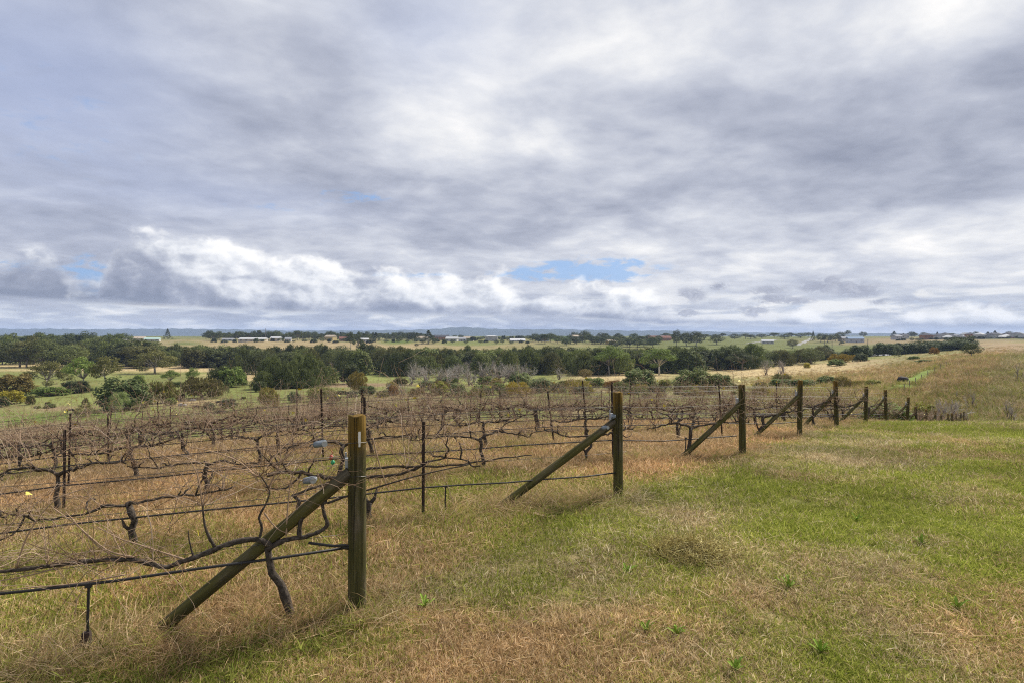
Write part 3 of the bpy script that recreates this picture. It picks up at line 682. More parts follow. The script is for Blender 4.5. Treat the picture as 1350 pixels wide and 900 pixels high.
for s, h, mat, lab in ((.155, 1.00, M_GREEN, 'small round green plastic clip on the wire'), (.165, 1.035, M_RED, 'small red plastic clip hung on the wire above the green one')):
    m = MB(); m.tube([(0, 0, -.016), (0, 0, -.008), (0, 0, .006), (0, 0, .016)], [.004, .014, .014, .004], 8); m.tube([(0, 0, .014), (.01, 0, .03), (.0, 0, .045)], .002, 4)
    tag(obj('wire_clip', m.mesh('wire_clip', mat, True), None, row_pt(0, s, h, .03)), lab, 'clip', 'plastic wire clips')
# ---- vines
def leaf_into(m, p, size, rg):
    p = Vector(p); a = Vector((rg.gauss(0, 1), rg.gauss(0, 1), rg.gauss(0, .5))).normalized(); b = a.cross(Vector((rg.gauss(0, 1), rg.gauss(0, 1), rg.gauss(0, 1)))).normalized(); n = a.cross(b)
    out_ = [(0, -.2), (.42, -.42), (.62, .02), (.40, .20), (.36, .60), (0, .95), (-.36, .60), (-.40, .20), (-.62, .02), (-.42, -.42)]
    vs = [p + a * (x * size) + b * ((y + .2) * size) + n * (.18 * size * abs(x)) for x, y in out_] + [p + b * size * .35 - n * .05 * size]
    m.add(vs, [(i, (i + 1) % 10, 10) for i in range(10)])
def cane_pts(rg, p, L, up=True, n=9):
    d = (rg.gauss(0, .55), rg.gauss(0, .30), rg.uniform(.5, 1.1) if up else rg.uniform(-.8, .5))
    droop = rg.choice((0, 0, -.05, -.12, -.20)); return wander(p, d, n, L / n, rg, .16, (rg.gauss(0, .03), 0, droop))
def build_vine(seed, detail, wide=.95, hook=True):
    """meshes of one pruned-back vine: trunk, two cordons, canes, leaves (local x along the row)"""
    rg = random.Random(seed); out_ = {}
    H = rg.uniform(.42, .55); lean = rg.uniform(-.28, .28)
    tp = [Vector((lean * (1 - i / 6.0) * .8 + rg.gauss(0, .018), rg.gauss(0, .018), -.08 + (H + .08) * i / 6)) for i in range(7)]; tp[-1].x = 0
    m = MB(); m.tube(tp, [.029 * rg.uniform(.8, 1.25) * (1.15 - .05 * i) for i in range(7)], 9, True, .22, rg)
    if rg.random() < .6: m.tube([tp[3], tp[3] + Vector((.05 * rg.choice((-1, 1)), .02, .05)), tp[3] + Vector((.07, .02, .13))], [.02, .016, .008], 6, True, .1, rg)
    out_['trunk'] = m.mesh('trunk', M_BARK, True)
    arms = []
    for sgn in (-1, 1):
        n = 16; p = tp[-1].copy(); pts = [p - Vector((0, 0, .03))]; z0 = H; ph = rg.uniform(0, 6); am = rg.uniform(.02, .07); ln = wide * rg.uniform(.75, 1.15)
        for i in range(1, n + 1):
            f = i / n
            pts.append(Vector((sgn * ln * f + .02 * math.sin(9 * f + ph), .025 * math.sin(7 * f + ph) , z0 + am * math.sin(5.5 * f + ph) - am * math.sin(ph) * (1 - f) + .05 * f + rg.gauss(0, .008))))
        r0 = rg.uniform(.012, .020); arms.append(pts); m = MB()
        m.tube(pts, [r0 * (1.2 - .75 * i / n) * rg.uniform(.85, 1.2) for i in range(n + 1)], 8, True, .22, rg)
        for j in range(rg.randint(4, 7)):            # spurs, some of them gnarled older wood
            q = pts[rg.randint(2, n)]; L = rg.uniform(.05, .24) if rg.random() < .6 else rg.uniform(.2, .42)
            w = wander(q, (rg.gauss(0, .5), rg.gauss(0, .3), 1 if rg.random() < .8 else -.5), 6, L / 6, rg, .38); m.tube(w, [.010, .0095, .009, .008, .007, .006, .005], 6, True, .15, rg)
            arms.append(w)
        out_['cordon%d' % sgn] = m.mesh('cordon', M_BARK, True)
    nodes = [q for a in arms for q in a[1:]]
    canes = []; m = MB(); nc = {2: 88, 1: 88, 0: 66}[detail]; cr = {2: .0024, 1: .0027, 0: .0034}[detail]
    for j in range(nc):
        q = rg.choice(nodes); L = rg.uniform(.25, .75) if rg.random() < .75 else rg.uniform(.7, 1.1)
        pts = cane_pts(rg, q, L, rg.random() < .88, 8 if detail else 5)
        for p_ in pts: p_.z = max(p_.z, .06)
        if detail == 2 and j < 7: c = MB(); c.tube(pts, [cr * 1.7 * (1.15 - .7 * i / len(pts)) for i in range(len(pts))], 5, True); canes.append(c.mesh('cane', M_CANE, True))
        else: m.tube(pts, [cr * (1.2 - .7 * i / len(pts)) for i in range(len(pts))], 3, False)
        for t_ in range(rg.randint(0, 3) if detail else 1):   # fine side shoots and tendrils
            w = wander(rg.choice(pts[2:]), (rg.gauss(0, 1), rg.gauss(0, .6), rg.gauss(.2, .6)), 4, rg.uniform(.03, .07), rg, .3); m.tube(w, cr * .55, 3, False)
    out_['cane_growth'] = m.mesh('cane_growth', M_CANE, True); out_['canes'] = canes
    lv = []
    for j in range(rg.choice((0, 1, 1, 2, 3))):
        c = MB(); q = rg.choice(nodes); leaf_into(c, q + Vector((rg.gauss(0, .1), rg.gauss(0, .05), rg.uniform(.25, .55))), rg.uniform(.028, .045), rg); lv.append(c.mesh('leaf', M_LEAF, True))
    out_['leaves'] = lv
    return out_
V_NEAR = [build_vine(500 + i, 2) for i in range(8)]; V_MID = [build_vine(530 + i, 1) for i in range(8)]; V_FAR = [build_vine(560 + i, 0) for i in range(6)]
def place_vine(md_, k, s, lab, grp, rz=0.0, scale=1.0, flip=False):
    p = row_pt(k, s); r_ = empty('grapevine', p, ROT + rz + (math.pi if flip else 0), lab, 'grapevine', grp)
    slope = (row_pt(k, s + .8).z - row_pt(k, s - .8).z) / 1.6
    r_.rotation_euler[1] = (-1 if not flip else 1) * math.atan(slope); r_.scale = (scale,) * 3
    obj('trunk', md_['trunk'], r_); obj('cordon', md_['cordon-1'], r_); obj('cordon', md_['cordon1'], r_)
    tag(obj('cane_growth', md_['cane_growth'], r_), kind='stuff')
    for c in md_['canes']: obj('cane', c, r_)
    for c in md_['leaves']: obj('leaf', c, r_)
    return r_
rng = random.Random(77); nv = 0
for k in range(1, 16):
    L = row_len(k); s = {1: .62 + .6, 2: .85, 3: .9, 4: .9}.get(k, rng.uniform(.6, 1.3)); i = 0
    if k == 1: s = 2.9
    while s < L + .3:
        p = row_pt(k, s); 
        if abs(p.x / p.y) < 1.0 and p.y > 1.5:
            pool = V_NEAR if k < 4 else V_MID if k < 8 else V_FAR
            lab, grp = 'bare gnarled grapevine, %s along the %s vine row from its end post' % (ORD[i], ORD[k]), 'bare grapevines trained along the rows'
            place_vine(rng.choice(pool), k, s, lab, grp, rng.gauss(0, .03), rng.uniform(.9, 1.12), rng.random() < .5); nv += 1; i += 1
        s += rng.uniform(1.55, 2.0)
# the first row's vine is shaped after the photograph: leaning trunk behind the brace, a long sagging cordon and hooked spurs
rg1 = random.Random(9)
def rp(s, h, off=0.0): return row_pt(0, s, h, off)
r1 = empty('grapevine', rp(.42, 0), 0, 'thick twisted grapevine behind the tall post\'s brace, its cordon sagging low', 'grapevine', 'bare grapevines trained along the rows')
def vine_part(name, m, mat=M_BARK):
    me = m.mesh(name, mat, True); me.transform(Matrix.Translation(-r1.location)); return obj(name, me, r1)
m = MB(); m.tube([rp(.40, -.05), rp(.42, .08), rp(.45, .18, .01), rp(.47, .25, 0), rp(.53, .33, .02), rp(.545, .42, .01), rp(.55, .50, 0)], [.027, .027, .030, .024, .026, .022, .018], 10, True, .16, rg1); vine_part('trunk', m)
def long_arm(pts, r0, r1_):
    """smooth a poly-line of (s, h) into a knobbly limb"""
    P = []; n = 5
    for i in range(len(pts) - 1):
        a, b = pts[max(i - 1, 0)], pts[i]; c, d = pts[i + 1], pts[min(i + 2, len(pts) - 1)]
        for j in range(n):
            t = j / n
            P.append([.5 * (2 * b[q] + (c[q] - a[q]) * t + (2 * a[q] - 5 * b[q] + 4 * c[q] - d[q]) * t * t + (3 * b[q] - a[q] - 3 * c[q] + d[q]) * t ** 3) for q in (0, 1)])
    P.append(list(pts[-1])); m = MB()
    m.tube([rp(s, h, .01 * math.sin(s * 9)) for s, h in P], [(r0 + (r1_ - r0) * i / (len(P) - 1)) * rg1.uniform(.88, 1.15) for i in range(len(P))], 9, True, .20, rg1); return m
vine_part('cordon', long_arm([(.52, .50), (.62, .56), (.78, .545), (.92, .50), (1.06, .47), (1.13, .455), (1.22, .49), (1.34, .53), (1.6, .545), (1.95, .55), (2.5, .56)], .018, .010))
vine_part('cordon', long_arm([(.55, .49), (.45, .535), (.34, .54), (.24, .56), (.19, .60), (.21, .68), (.225, .78), (.22, .84)], .017, .008))
vine_part('spur', long_arm([(.36, .53), (.35, .66), (.27, .73), (.19, .75)], .015, .012)) ; vine_part('spur', long_arm([(.19, .74), (.12, .76), (.0, .79), (-.30, .86), (-.75, .93)], .008, .004))
vine_part('spur', long_arm([(.60, .56), (.585, .63), (.60, .70), (.56, .78), (.54, .86), (.60, .97)], .009, .004))
vine_part('spur', long_arm([(.86, .535), (.90, .62), (.92, .70), (.93, .82)], .011, .004)); vine_part('spur', long_arm([(.98, .49), (1.0, .58), (1.01, .66)], .006, .003))
for a in ([(.55, .84), (.50, .98), (.40, 1.10), (.18, 1.18), (-.05, 1.17)], [(.60, .92), (.70, 1.04), (.85, 1.12), (1.0, 1.17)], [(1.02, .48), (1.25, .60), (1.38, .66), (1.5, .74)], [(.93, .8), (.96, 1.0), (1.02, 1.12)],
          [(.57, .72), (.50, .62), (.42, .57)], [(1.3, .54), (1.45, .60), (1.62, .78), (1.72, .88)], [(1.36, .53), (1.5, .63), (1.66, .85)], [(.44, .56), (.43, .75), (.40, .95), (.30, 1.08), (.24, 1.2)],
          [(1.6, .55), (1.75, .52), (1.95, .50), (2.2, .49)], [(1.35, .44), (1.6, .42), (1.9, .44), (2.3, .42)], [(.05, .78), (.04, .70), (.0, .62), (-.06, .52)], [(-.1, 1.15), (-.14, .98), (-.2, .8)], [(1.9, .56), (1.84, .75), (1.72, .92), (1.55, .98)]):
    vine_part('cane', long_arm(a, .0052, .0022), M_CANE)
m = MB(); seeds = [rp(s, h) for s, h in ((.56, .86), (.6, .95), (.93, .8), (1.34, .53), (1.6, .55), (1.9, .55), (1.75, .55), (2.1, .55), (2.3, .56), (.22, .84), (1.5, .54), (1.2, .5))]
for j in range(150):
    q = rg1.choice(seeds); L = rg1.uniform(.25, .7); w = wander(q, (rg1.gauss(0, .7), rg1.gauss(0, .35), rg1.uniform(-.1, 1)), 9, L / 9, rg1, .17, (0, 0, rg1.choice((0, -.05, -.12))))
    m.tube(w, [.0022 * (1.2 - .7 * i / 10) for i in range(10)], 3, False)
    for t_ in range(2): m.tube(wander(rg1.choice(w[3:]), (rg1.gauss(0, 1), rg1.gauss(0, .6), rg1.gauss(0, .6)), 4, .04, rg1, .35), .0011, 3, False)
me = m.mesh('cane_growth', M_CANE, True); me.transform(Matrix.Translation(-r1.location)); tag(obj('cane_growth', me, r1), kind='stuff')
for s, h in ((1.83, .98), (.06, .80), (.95, .66)):
    m = MB(); leaf_into(m, rp(s, h, -.02), .03, rg1); vine_part('leaf', m, M_LEAF)
# second vine of the first row, beyond the edge, reaching in
place_vine(V_NEAR[3], 0, 3.0, 'bare grapevine second along the first row, its arms low over the hose', 'bare grapevines trained along the rows')
# the second row's first vine is a young one tied flat along the wire on both sides of the stake
r2 = empty('grapevine', row_pt(1, 3.35), 0, 'thin grapevine tied flat along the low wire past the rusty stake', 'grapevine', 'bare grapevines trained along the rows')
def v2(name, m, mat=M_BARK):
    me = m.mesh(name, mat, True); me.transform(Matrix.Translation(-r2.location)); return obj(name, me, r2)
m = MB(); m.tube([row_pt(1, s, .53 - .02 * math.sin(s * 4) - (.22 * max(0, s - 2.7) ** 1.4 if s > 2.7 else 0) + .006 * math.sin(s * 23)) for s in np.linspace(1.1, 3.5, 34)], [.006 + .010 * i / 33 * rg1.uniform(.8, 1.2) for i in range(34)], 7, True, .12, rg1); v2('cordon', m)
m = MB(); m.tube([row_pt(1, 3.42, -.05), row_pt(1, 3.46, .12), row_pt(1, 3.44, .30), row_pt(1, 3.50, .36)], [.026, .024, .02, .016], 8, True, .15, rg1); v2('trunk', m)
for s in (1.25, 1.5, 1.72, 2.0, 2.2, 2.45): m = MB(); m.tube(wander(row_pt(1, s, .52), (rg1.gauss(0, .3), 0, 1), 5, rg1.uniform(.02, .05), rg1, .25), [.005, .0045, .004, .0035, .003, .002], 5); v2('spur', m, M_CANE)
# ------------------------------------------------------------------ trees and shrubs
def leaf_cloud(seed, centres, radii, per, size, elong=1.0, upright=0.0, shell=.55):
    """many small leaf quads spread through ellipsoid clumps; returns verts, quads"""
    rg = np.random.default_rng(seed); C = np.repeat(np.asarray(centres, float), per, 0); Rr = np.repeat(np.asarray(radii, float), per, 0); n = len(C)
    d = rg.normal(size=(n, 3)); d /= np.linalg.norm(d, axis=1, keepdims=True)
    rr = (shell + (1 - shell) * rg.random(n)) ** .8 * (.75 + .45 * rg.random(n)); p = C + d * Rr * rr[:, None]
    nrm = d * .9 + rg.normal(size=(n, 3)) * .6 + np.array([0, 0, .45]); nrm /= np.linalg.norm(nrm, axis=1, keepdims=True)
    a = np.cross(nrm, rg.normal(size=(n, 3))); a[:, 2] *= (1 + 6 * upright); a[:, :2] *= (1 - .8 * upright); a /= np.linalg.norm(a, axis=1, keepdims=True)
    b = np.cross(nrm, a); b /= np.maximum(np.linalg.norm(b, axis=1, keepdims=True), 1e-6)
    s = size * rg.uniform(.55, 1.35, n)[:, None]; A_, B_ = a * s * elong, b * s * (.8 if elong == 1 else .42)
    V = np.stack([p - A_ * .9, p - B_ + A_ * .1, p + A_, p + B_ - A_ * .15], 1).reshape(-1, 3)
    return V, np.arange(4 * n).reshape(-1, 4)
def crown_mesh(name, V, Q): 
    me = mesh(name, V, Q, M_FOL); return me
def limb_mesh(seed, base_h, tips, r0, base=(0, 0)):
    rg = random.Random(seed); m = MB(); fork = Vector((base[0] + rg.gauss(0, .02), base[1] + rg.gauss(0, .02), base_h))
    m.tube([(base[0], base[1], -.04), (base[0] + rg.gauss(0, .008), base[1], base_h * .5), fork], [r0 * 1.25, r0, r0 * .85], 7)
    for t in tips:
        t = Vector(t); mid = fork.lerp(t, .5) + Vector((rg.gauss(0, .03), rg.gauss(0, .03), rg.uniform(-.03, .03)))
        m.tube([fork - Vector((0, 0, .01)), mid, t], [r0 * .62, r0 * .4, r0 * .14], 5)
    return m.mesh('trunk', M_TRUNK, True)
def v_gum(seed, n=15, fh=.34, spread=.40, flat=.62, size=.023, per=230):
    rg = random.Random(seed); C, Rd = [], []
    for i in range(n):
        th = 2 * math.pi * i / n * 2.4 + rg.uniform(-.3, .3); r = spread * math.sqrt((i + .5) / n) * rg.uniform(.8, 1.1); z = .88 - .42 * (r / spread) ** 2 * rg.uniform(.5, 1.3) - (.14 if rg.random() < .25 else 0)
        C.append((r * math.cos(th), r * math.sin(th), z)); q = rg.uniform(.12, .20); Rd.append((q, q, q * flat * rg.uniform(.8, 1.3)))
    V, Q = leaf_cloud(seed, C, Rd, per, size, 1.3, .1)
    return crown_mesh('crown', V, Q), limb_mesh(seed, fh, C, .022)
def v_shrub(seed, n=19, size=.027, per=240, elong=1.0, up=0.0, low=.16, squash=.42):
    rg = random.Random(seed); C, Rd = [], []
    for i in range(n):
        th = i * 2.4 + rg.uniform(-.2, .2); ph = (i + .5) / n; r = .36 * math.sqrt(1 - (ph * .9) ** 2) * rg.uniform(.75, 1.08); z = low + (.82 - low) * ph * rg.uniform(.9, 1.05)
        C.append((r * math.cos(th), r * math.sin(th), z)); q = rg.uniform(.12, .19); Rd.append((q, q, q * (1.0 + rg.uniform(-.25, .3))))
    C.append((0, 0, .42)); Rd.append((.28, .28, .34))
    V, Q = leaf_cloud(seed, C, Rd, per, size, elong, up); V[:, 2] = np.maximum(V[:, 2], .0)
    return crown_mesh('crown', V, Q), limb_mesh(seed, .16, C[:7], .020)
def v_caz(seed, n=20, size=.024, per=170):
    rg = random.Random(seed); C, Rd = [], []
    for i in range(n):
        ph = (i + .5) / n; th = i * 2.4; r = .40 * (1 - ph ** 2.2) ** .8 * rg.uniform(.5, 1.1); z = .08 + .80 * ph
        C.append((r * math.cos(th), r * math.sin(th), z)); q = .12 + .07 * (1 - ph); Rd.append((q, q, q * rg.uniform(1.1, 1.7)))
    V, Q = leaf_cloud(seed, C, Rd, per, size, 1.9, .75, .35); V[:, 2] = np.maximum(V[:, 2], .0)
    return crown_mesh('crown', V, Q), limb_mesh(seed, .5, C[10:16], .020)
def v_con(seed):
    rg = random.Random(seed); C, Rd = [], []
    for i in range(34):
        ph = (i + .5) / 34; th = i * 2.4; r = .44 * (1 - ph) * rg.uniform(.5, 1.05); C.append((r * math.cos(th), r * math.sin(th), .06 + .9 * ph)); q = .05 + .11 * (1 - ph); Rd.append((q, q, q * .7))
    V, Q = leaf_cloud(seed, C, Rd, 80, .024, 1.2, 0, .3); return crown_mesh('crown', V, Q), limb_mesh(seed, .5, [(0, 0, .95)], .022)
def v_round(seed):                                   # dense rounded street-tree crown on a short trunk
    rg = random.Random(seed); C, Rd = [], []
    for i in range(15):
        ph = (i + .5) / 15; th = i * 2.4; z = .30 + .56 * ph; r = .36 * math.sin(math.pi * (.16 + .76 * ph)) * rg.uniform(.7, 1.1); C.append((r * math.cos(th), r * math.sin(th), z)); q = rg.uniform(.13, .20); Rd.append((q, q, q * .85))
    V, Q = leaf_cloud(seed, C, Rd, 210, .024, 1.15); return crown_mesh('crown', V, Q), limb_mesh(seed, .26, C[:6], .026)
def v_bare(seed):
    rg = random.Random(seed); m = MB(); tw = MB()
    def br(p, d, L, r, lv):
        pts = wander(p, d, 4, L / 4, rg, .13, (0, 0, .04)); (m if lv < 2 else tw).tube(pts, [r, r * .88, r * .76, r * .64, r * .5], 5 if lv < 2 else 3, False)
        if lv < 4:
            for j in range((4, 3, 3, 3)[lv]): 
                q = pts[rg.randint(2, 4)] if lv else pts[rg.randint(1, 4)]; dd = (pts[-1] - pts[0]).normalized() + Vector((rg.gauss(0, .55), rg.gauss(0, .55), rg.gauss(.08, .3)))
                br(q, dd, L * rg.uniform(.55, .8), r * .55, lv + 1)
    for j in range(3): br((rg.gauss(0, .05), rg.gauss(0, .05), -.02), (rg.gauss(0, .35), rg.gauss(0, .35), 1), .34, .022, 0)
    return tw.mesh('crown', M_TRUNK, True), m.mesh('trunk', M_TRUNK, True)
VAR = {'gum': [v_gum(600 + i) for i in range(3)] + [v_gum(604, 11, .42, .36, .75)], 'shrub': [v_shrub(620 + i) for i in range(4)], 'caz': [v_caz(640 + i) for i in range(4)], 'con': [v_con(660), v_con(661)],
       'round': [v_round(670 + i) for i in range(3)], 'bare': [v_bare(680 + i) for i in range(4)], 'feather': [v_shrub(690 + i, 15, .028, 150, 2.0, .75) for i in range(3)]}
CATS = {'gum': 'tree', 'caz': 'tree', 'con': 'tree', 'round': 'tree', 'bare': 'tree', 'shrub': 'shrub', 'feather': 'shrub'}
NAMES = {'gum': 'gum_tree', 'caz': 'casuarina_tree', 'con': 'conifer_tree', 'round': 'broadleaf_tree', 'bare': 'bare_tree', 'shrub': 'shrub', 'feather': 'feathery_shrub'}
trng = random.Random(5); used = {}
def plant(kind, p, h, w, lab, grp=None, colr=(1, 1, 1), tcol=(1, 1, 1), cat=None, name=None):
    i = used.get(kind, 0); used[kind] = i + 1; cr, tk = VAR[kind][i % len(VAR[kind])]
    r_ = empty(name or NAMES[kind], p - Vector((0, 0, .03 * h)), trng.uniform(0, 6.28), lab, cat or CATS[kind], grp); r_.scale = (w, w * trng.uniform(.9, 1.1), h)
    c = obj('crown', cr, r_); c.color = tuple(colr) + (1,); t = obj('trunk', tk, r_); t.color = tuple(tcol) + (1,); return r_
OLV, GRY, DRK, BRN, YEL, LGT, RED = (1.15, 1.0, .8), (1.15, 1.2, 1.35), (.62, .66, .62), (1.25, .86, .62), (3.0, 2.3, .7), (1.3, 1.55, .9), (1.9, .95, .7)
YGR = (1.9, 1.75, .7); SIL = (1.75, 1.85, 1.8); TANF = (2.0, 1.5, .9)
def px_tree(kind, u, vb, vt, wpx, lab, colr=(1, 1, 1), tcol=(1, 1, 1), grp=None, Y=None, fill=1.16):
    p = on_ground(u, vb) if Y is None else at_col(u, Y); k = p.y / F; top = CAMZ + (HOR - vt) * k; h = max(top - p.z, (vb - vt) * k * .6)
    return plant(kind, p, h * 1.03, wpx * k * fill, lab, grp, colr, tcol)
for a in (
 ('shrub', 19, 521, 488, 42, 'brownish olive round tree above the yellow bush', BRN), ('shrub', 14, 532, 512, 30, 'bright yellow-green bush under the brownish round tree', YEL), ('shrub', 1, 536, 520, 20, 'dark low bush beside the bright yellow bush', DRK),
 ('shrub', 40, 533, 519, 12, 'small dark upright bush just past the yellow bush', OLV), ('gum', 62, 512, 474, 46, 'tall gum with an open crown behind the low hedge', OLV), ('gum', 88, 505, 478, 14, 'slender pale silvery gum between two tall gums', SIL),
 ('gum', 110, 513, 468, 40, 'tall gum with a pale straight trunk, flat crown', LGT), ('gum', 140, 513, 467, 40, 'tall gum with several pale stems beside the big dome-shaped tree', OLV), ('shrub', 66, 521, 507, 42, 'long low green shrub under the open-crowned gum', LGT),
 ('shrub', 100, 517, 499, 34, 'dark shrub at the foot of the pale-trunked gum', DRK), ('shrub', 165, 539, 494, 70, 'big dome-shaped grey-green tree on the paddock', (.95, 1.1, .95)), ('gum', 152, 552, 515, 18, 'thin sapling gum with pale trunk before the big dome-shaped tree', SIL), ('gum', 161, 550, 513, 18, 'second thin pale-trunked sapling before the big dome-shaped tree', SIL),
 ('con', 113, 548, 523, 30, 'dark pointed bush standing alone on the bright green paddock', OLV), ('feather', 214, 531, 499, 40, 'dark brown-olive feathery tree beside the big dome-shaped tree', (1.0, .85, .5)), ('shrub', 183, 509, 492, 16, 'small green tree behind the big dome-shaped tree', LGT),
 ('gum', 225, 508, 486, 20, 'green leafy tree standing in the tan paddock', LGT), ('gum', 254, 507, 483, 18, 'light green gum behind the broad brown shrub', LGT), ('feather', 267, 525, 492, 58, 'broad brown-grey shrub, the largest on the paddock', (1.1, .85, .72)),
 ('shrub', 305, 510, 479, 36, 'bright mid-green rounded tree beside the broad brown shrub', LGT), ('feather', 292, 510, 477, 38, 'dark tree crowding behind the bright mid-green rounded tree', DRK), ('bare', 278, 498, 478, 16, 'grey leafless tree behind the broad brown shrub', (1, 1, 1), (1, .95, .9)),
 ('con', 300, 518, 499, 7, 'tiny narrow conifer in front of the mid-green rounded tree', DRK), ('shrub', 301, 537, 523, 22, 'grey-green bush beside the black cow', GRY), ('shrub', 275, 541, 528, 15, 'small grey-green bush between the two dark cows', GRY), ('shrub', 225, 534, 523, 16, 'pale green low bush near the pale rocks', LGT),
 ('gum', 204, 492, 460, 50, 'spreading gum with a white forked trunk against the dark forest', OLV), ('shrub', 342, 516, 500, 18, 'dark small bush left alone before the casuarina grove', DRK), ('shrub', 318, 507, 490, 16, 'dark leafy shrub at the edge of the casuarina grove', DRK),
 ('feather', 353, 536, 508, 30, 'sandy-brown feathery bush behind the vine tops', TANF), ('shrub', 389, 530, 514, 18, 'pale grey-green bush behind the vine tops', GRY), ('feather', 424, 528, 507, 40, 'wide olive-grey feathery bush behind the vine tops', (1.4, 1.3, .95)),
 ('shrub', 463, 506, 477, 28, 'dark rounded tree beside the tan feathery tree', DRK), ('feather', 471, 516, 486, 26, 'tan feathery tree before the dark forest', (1.6, 1.1, .7)), ('shrub', 484, 520, 506, 22, 'dark green low bush beside the tan feathery tree', (.9, 1.1, .85)), ('shrub', 465, 523, 513, 16, 'small pale bush below the tan feathery tree', GRY),
 ('feather', 518, 521, 506, 14, 'rusty red bush behind the vine rows', RED), ('shrub', 579, 520, 501, 24, 'yellow-green round bush beside the silvery bush', YGR), ('shrub', 604, 521, 503, 24, 'silvery pale-green round bush behind the vine rows', SIL), ('feather', 629, 524, 508, 22, 'yellowish bush beside the silvery bush', YGR),
 ('shrub', 657, 516, 502, 22, 'mid-green bush under the grey leafless trees', LGT), ('shrub', 642, 521, 508, 20, 'low green bush beside the yellowish bush', (1, 1.2, .8)), ('feather', 682, 523, 500, 36, 'ochre yellow bush with a green heart near the vines', (2.3, 1.6, .6)), ('shrub', 686, 508, 488, 30, 'grey-green wispy bush under the leafless trees', SIL),
 ('shrub', 713, 517, 496, 32, 'grey-green dome bush next to the ochre yellow bush', GRY), ('feather', 765, 518, 500, 34, 'yellow-olive bush before the brown round bush', (2.0, 1.5, .55)), ('round', 772, 500, 485, 22, 'small brown round tree at the paddock edge', BRN), ('shrub', 783, 510, 495, 30, 'fresh green sloping bush beside the yellow-olive bush', LGT),
 ('feather', 809, 513, 499, 28, 'reddish twiggy bush near the second end post', RED), ('shrub', 844, 512, 483, 50, 'large round grey-green bush near the second end post', (1.1, 1.25, 1.0)), ('shrub', 914, 512, 483, 50, 'large domed grey-green bush with branches hanging low', (1.1, 1.2, .95)), ('shrub', 950, 511, 491, 34, 'darker domed bush beside the large domed bush', (.95, 1.1, .75)),
 ('shrub', 877, 512, 498, 18, 'yellowish low bush between the two large grey-green bushes', YGR), ('gum', 869, 494, 456, 44, 'gum with a bright white forked trunk before the forest', LGT, (1.6, 1.6, 1.6)), ('gum', 803, 494, 453, 42, 'tall leafy gum with a pale trunk in the forest edge', LGT),
 ('gum', 462, 463, 436, 13, 'tall thin gum of a pair on the tan slope', DRK), ('gum', 472, 461, 441, 14, 'bushier gum of a pair on the tan slope', DRK), ('con', 565, 453, 435, 20, 'dark wind-bent conifer alone on the tan slope', DRK), ('round', 549, 457, 452, 6, 'tiny dark bush on the green patch of the far slope', DRK), ('con', 221, 447, 433, 11, 'dark pointed conifer on the ridge line', DRK),
 ('round', 1281, 470, 451, 22, 'lone dark tree with a spreading crown on the grassy hillside', DRK), ('round', 1045, 459, 446, 16, 'round tree beside the farm road', OLV), ('con', 1184, 470, 458, 9, 'dark pointed bush at the top of the grassy spur', DRK), ('shrub', 1135, 476, 464, 16, 'dark round bush behind the grassy spur', DRK),
 ('feather', 1106, 478, 464, 26, 'golden brown bush behind the grassy spur', (2.1, 1.35, .5)), ('feather', 1124, 476, 466, 22, 'orange-brown bush next to the dark round bush', (1.9, 1.2, .5)), ('shrub', 1103, 482, 472, 20, 'green leafy bush on the edge of the spur', LGT), ('shrub', 1064, 485, 477, 9, 'small yellow bush on the tan spur', YEL), ('feather', 1232, 467, 456, 12, 'rust-brown bush near the lone dark tree', RED),
 ('feather', 1031, 506, 490, 26, 'grey twiggy bush behind the fourth end post', (1.3, 1.1, .95)), ('shrub', 1030, 510, 497, 34, 'low green bush behind the third end post', (1, 1.3, .8)), ('shrub', 1058, 510, 498, 34, 'low grey-green bush behind the fourth end post', (1, 1.25, .85)), ('shrub', 1090, 506, 494, 24, 'low dark green bush between the fourth and fifth end posts', (.95, 1.2, .7)),
 ('feather', 1110, 512, 494, 26, 'brown twiggy bush behind the fifth end post', (1.5, 1.1, .9)), ('feather', 1133, 508, 500, 26, 'tawny twiggy bush beside the bright green track', TANF), ('shrub', 1152, 509, 499, 22, 'yellow-green low bush at the edge of the track', YGR),
 ('shrub', 1205, 474, 468, 14, 'low green bush on the grassy hillside above the track', LGT), ('shrub', 1222, 478, 473, 24, 'flat green thicket on the hillside above the track', (1.1, 1.3, .7))):
    px_tree(*a)
for i, (u, vb, vt, w) in enumerate(((346, 513, 488, 26), (362, 511, 468, 30), (352, 506, 470, 28), (379, 512, 476, 32), (395, 508, 466, 30), (409, 510, 464, 30), (421, 509, 474, 30), (434, 506, 482, 20), (371, 512, 488, 24), (402, 511, 484, 28), (388, 510, 472, 30))):
    px_tree('caz', u, vb, vt, w * 1.1, ('dark olive casuarina at the outer edge of the grove', 'tall pointed casuarina second from the edge of the grove', 'casuarina with a blunt top rising inside the grove', 'broad feathery casuarina near the front of the grove', 'tall casuarina in the middle of the grove', 'tallest casuarina of the grove, with a narrow tip', 'slanting casuarina near the far end of the grove', 'short casuarina closing the far end of the grove', 'low dark casuarina at the front of the grove', 'low feathery casuarina in front of the tallest one', 'bluish casuarina deep in the grove')[i], (.95, 1.0, .80), (.6, .55, .5), 'casuarina grove on the paddock')
srng = random.Random(8)
SCRUB = {'shrub': 'low green scrub bush in the rough ground behind the vine rows', 'feather': 'dull brown scrub bush in the rough ground behind the vine rows'}
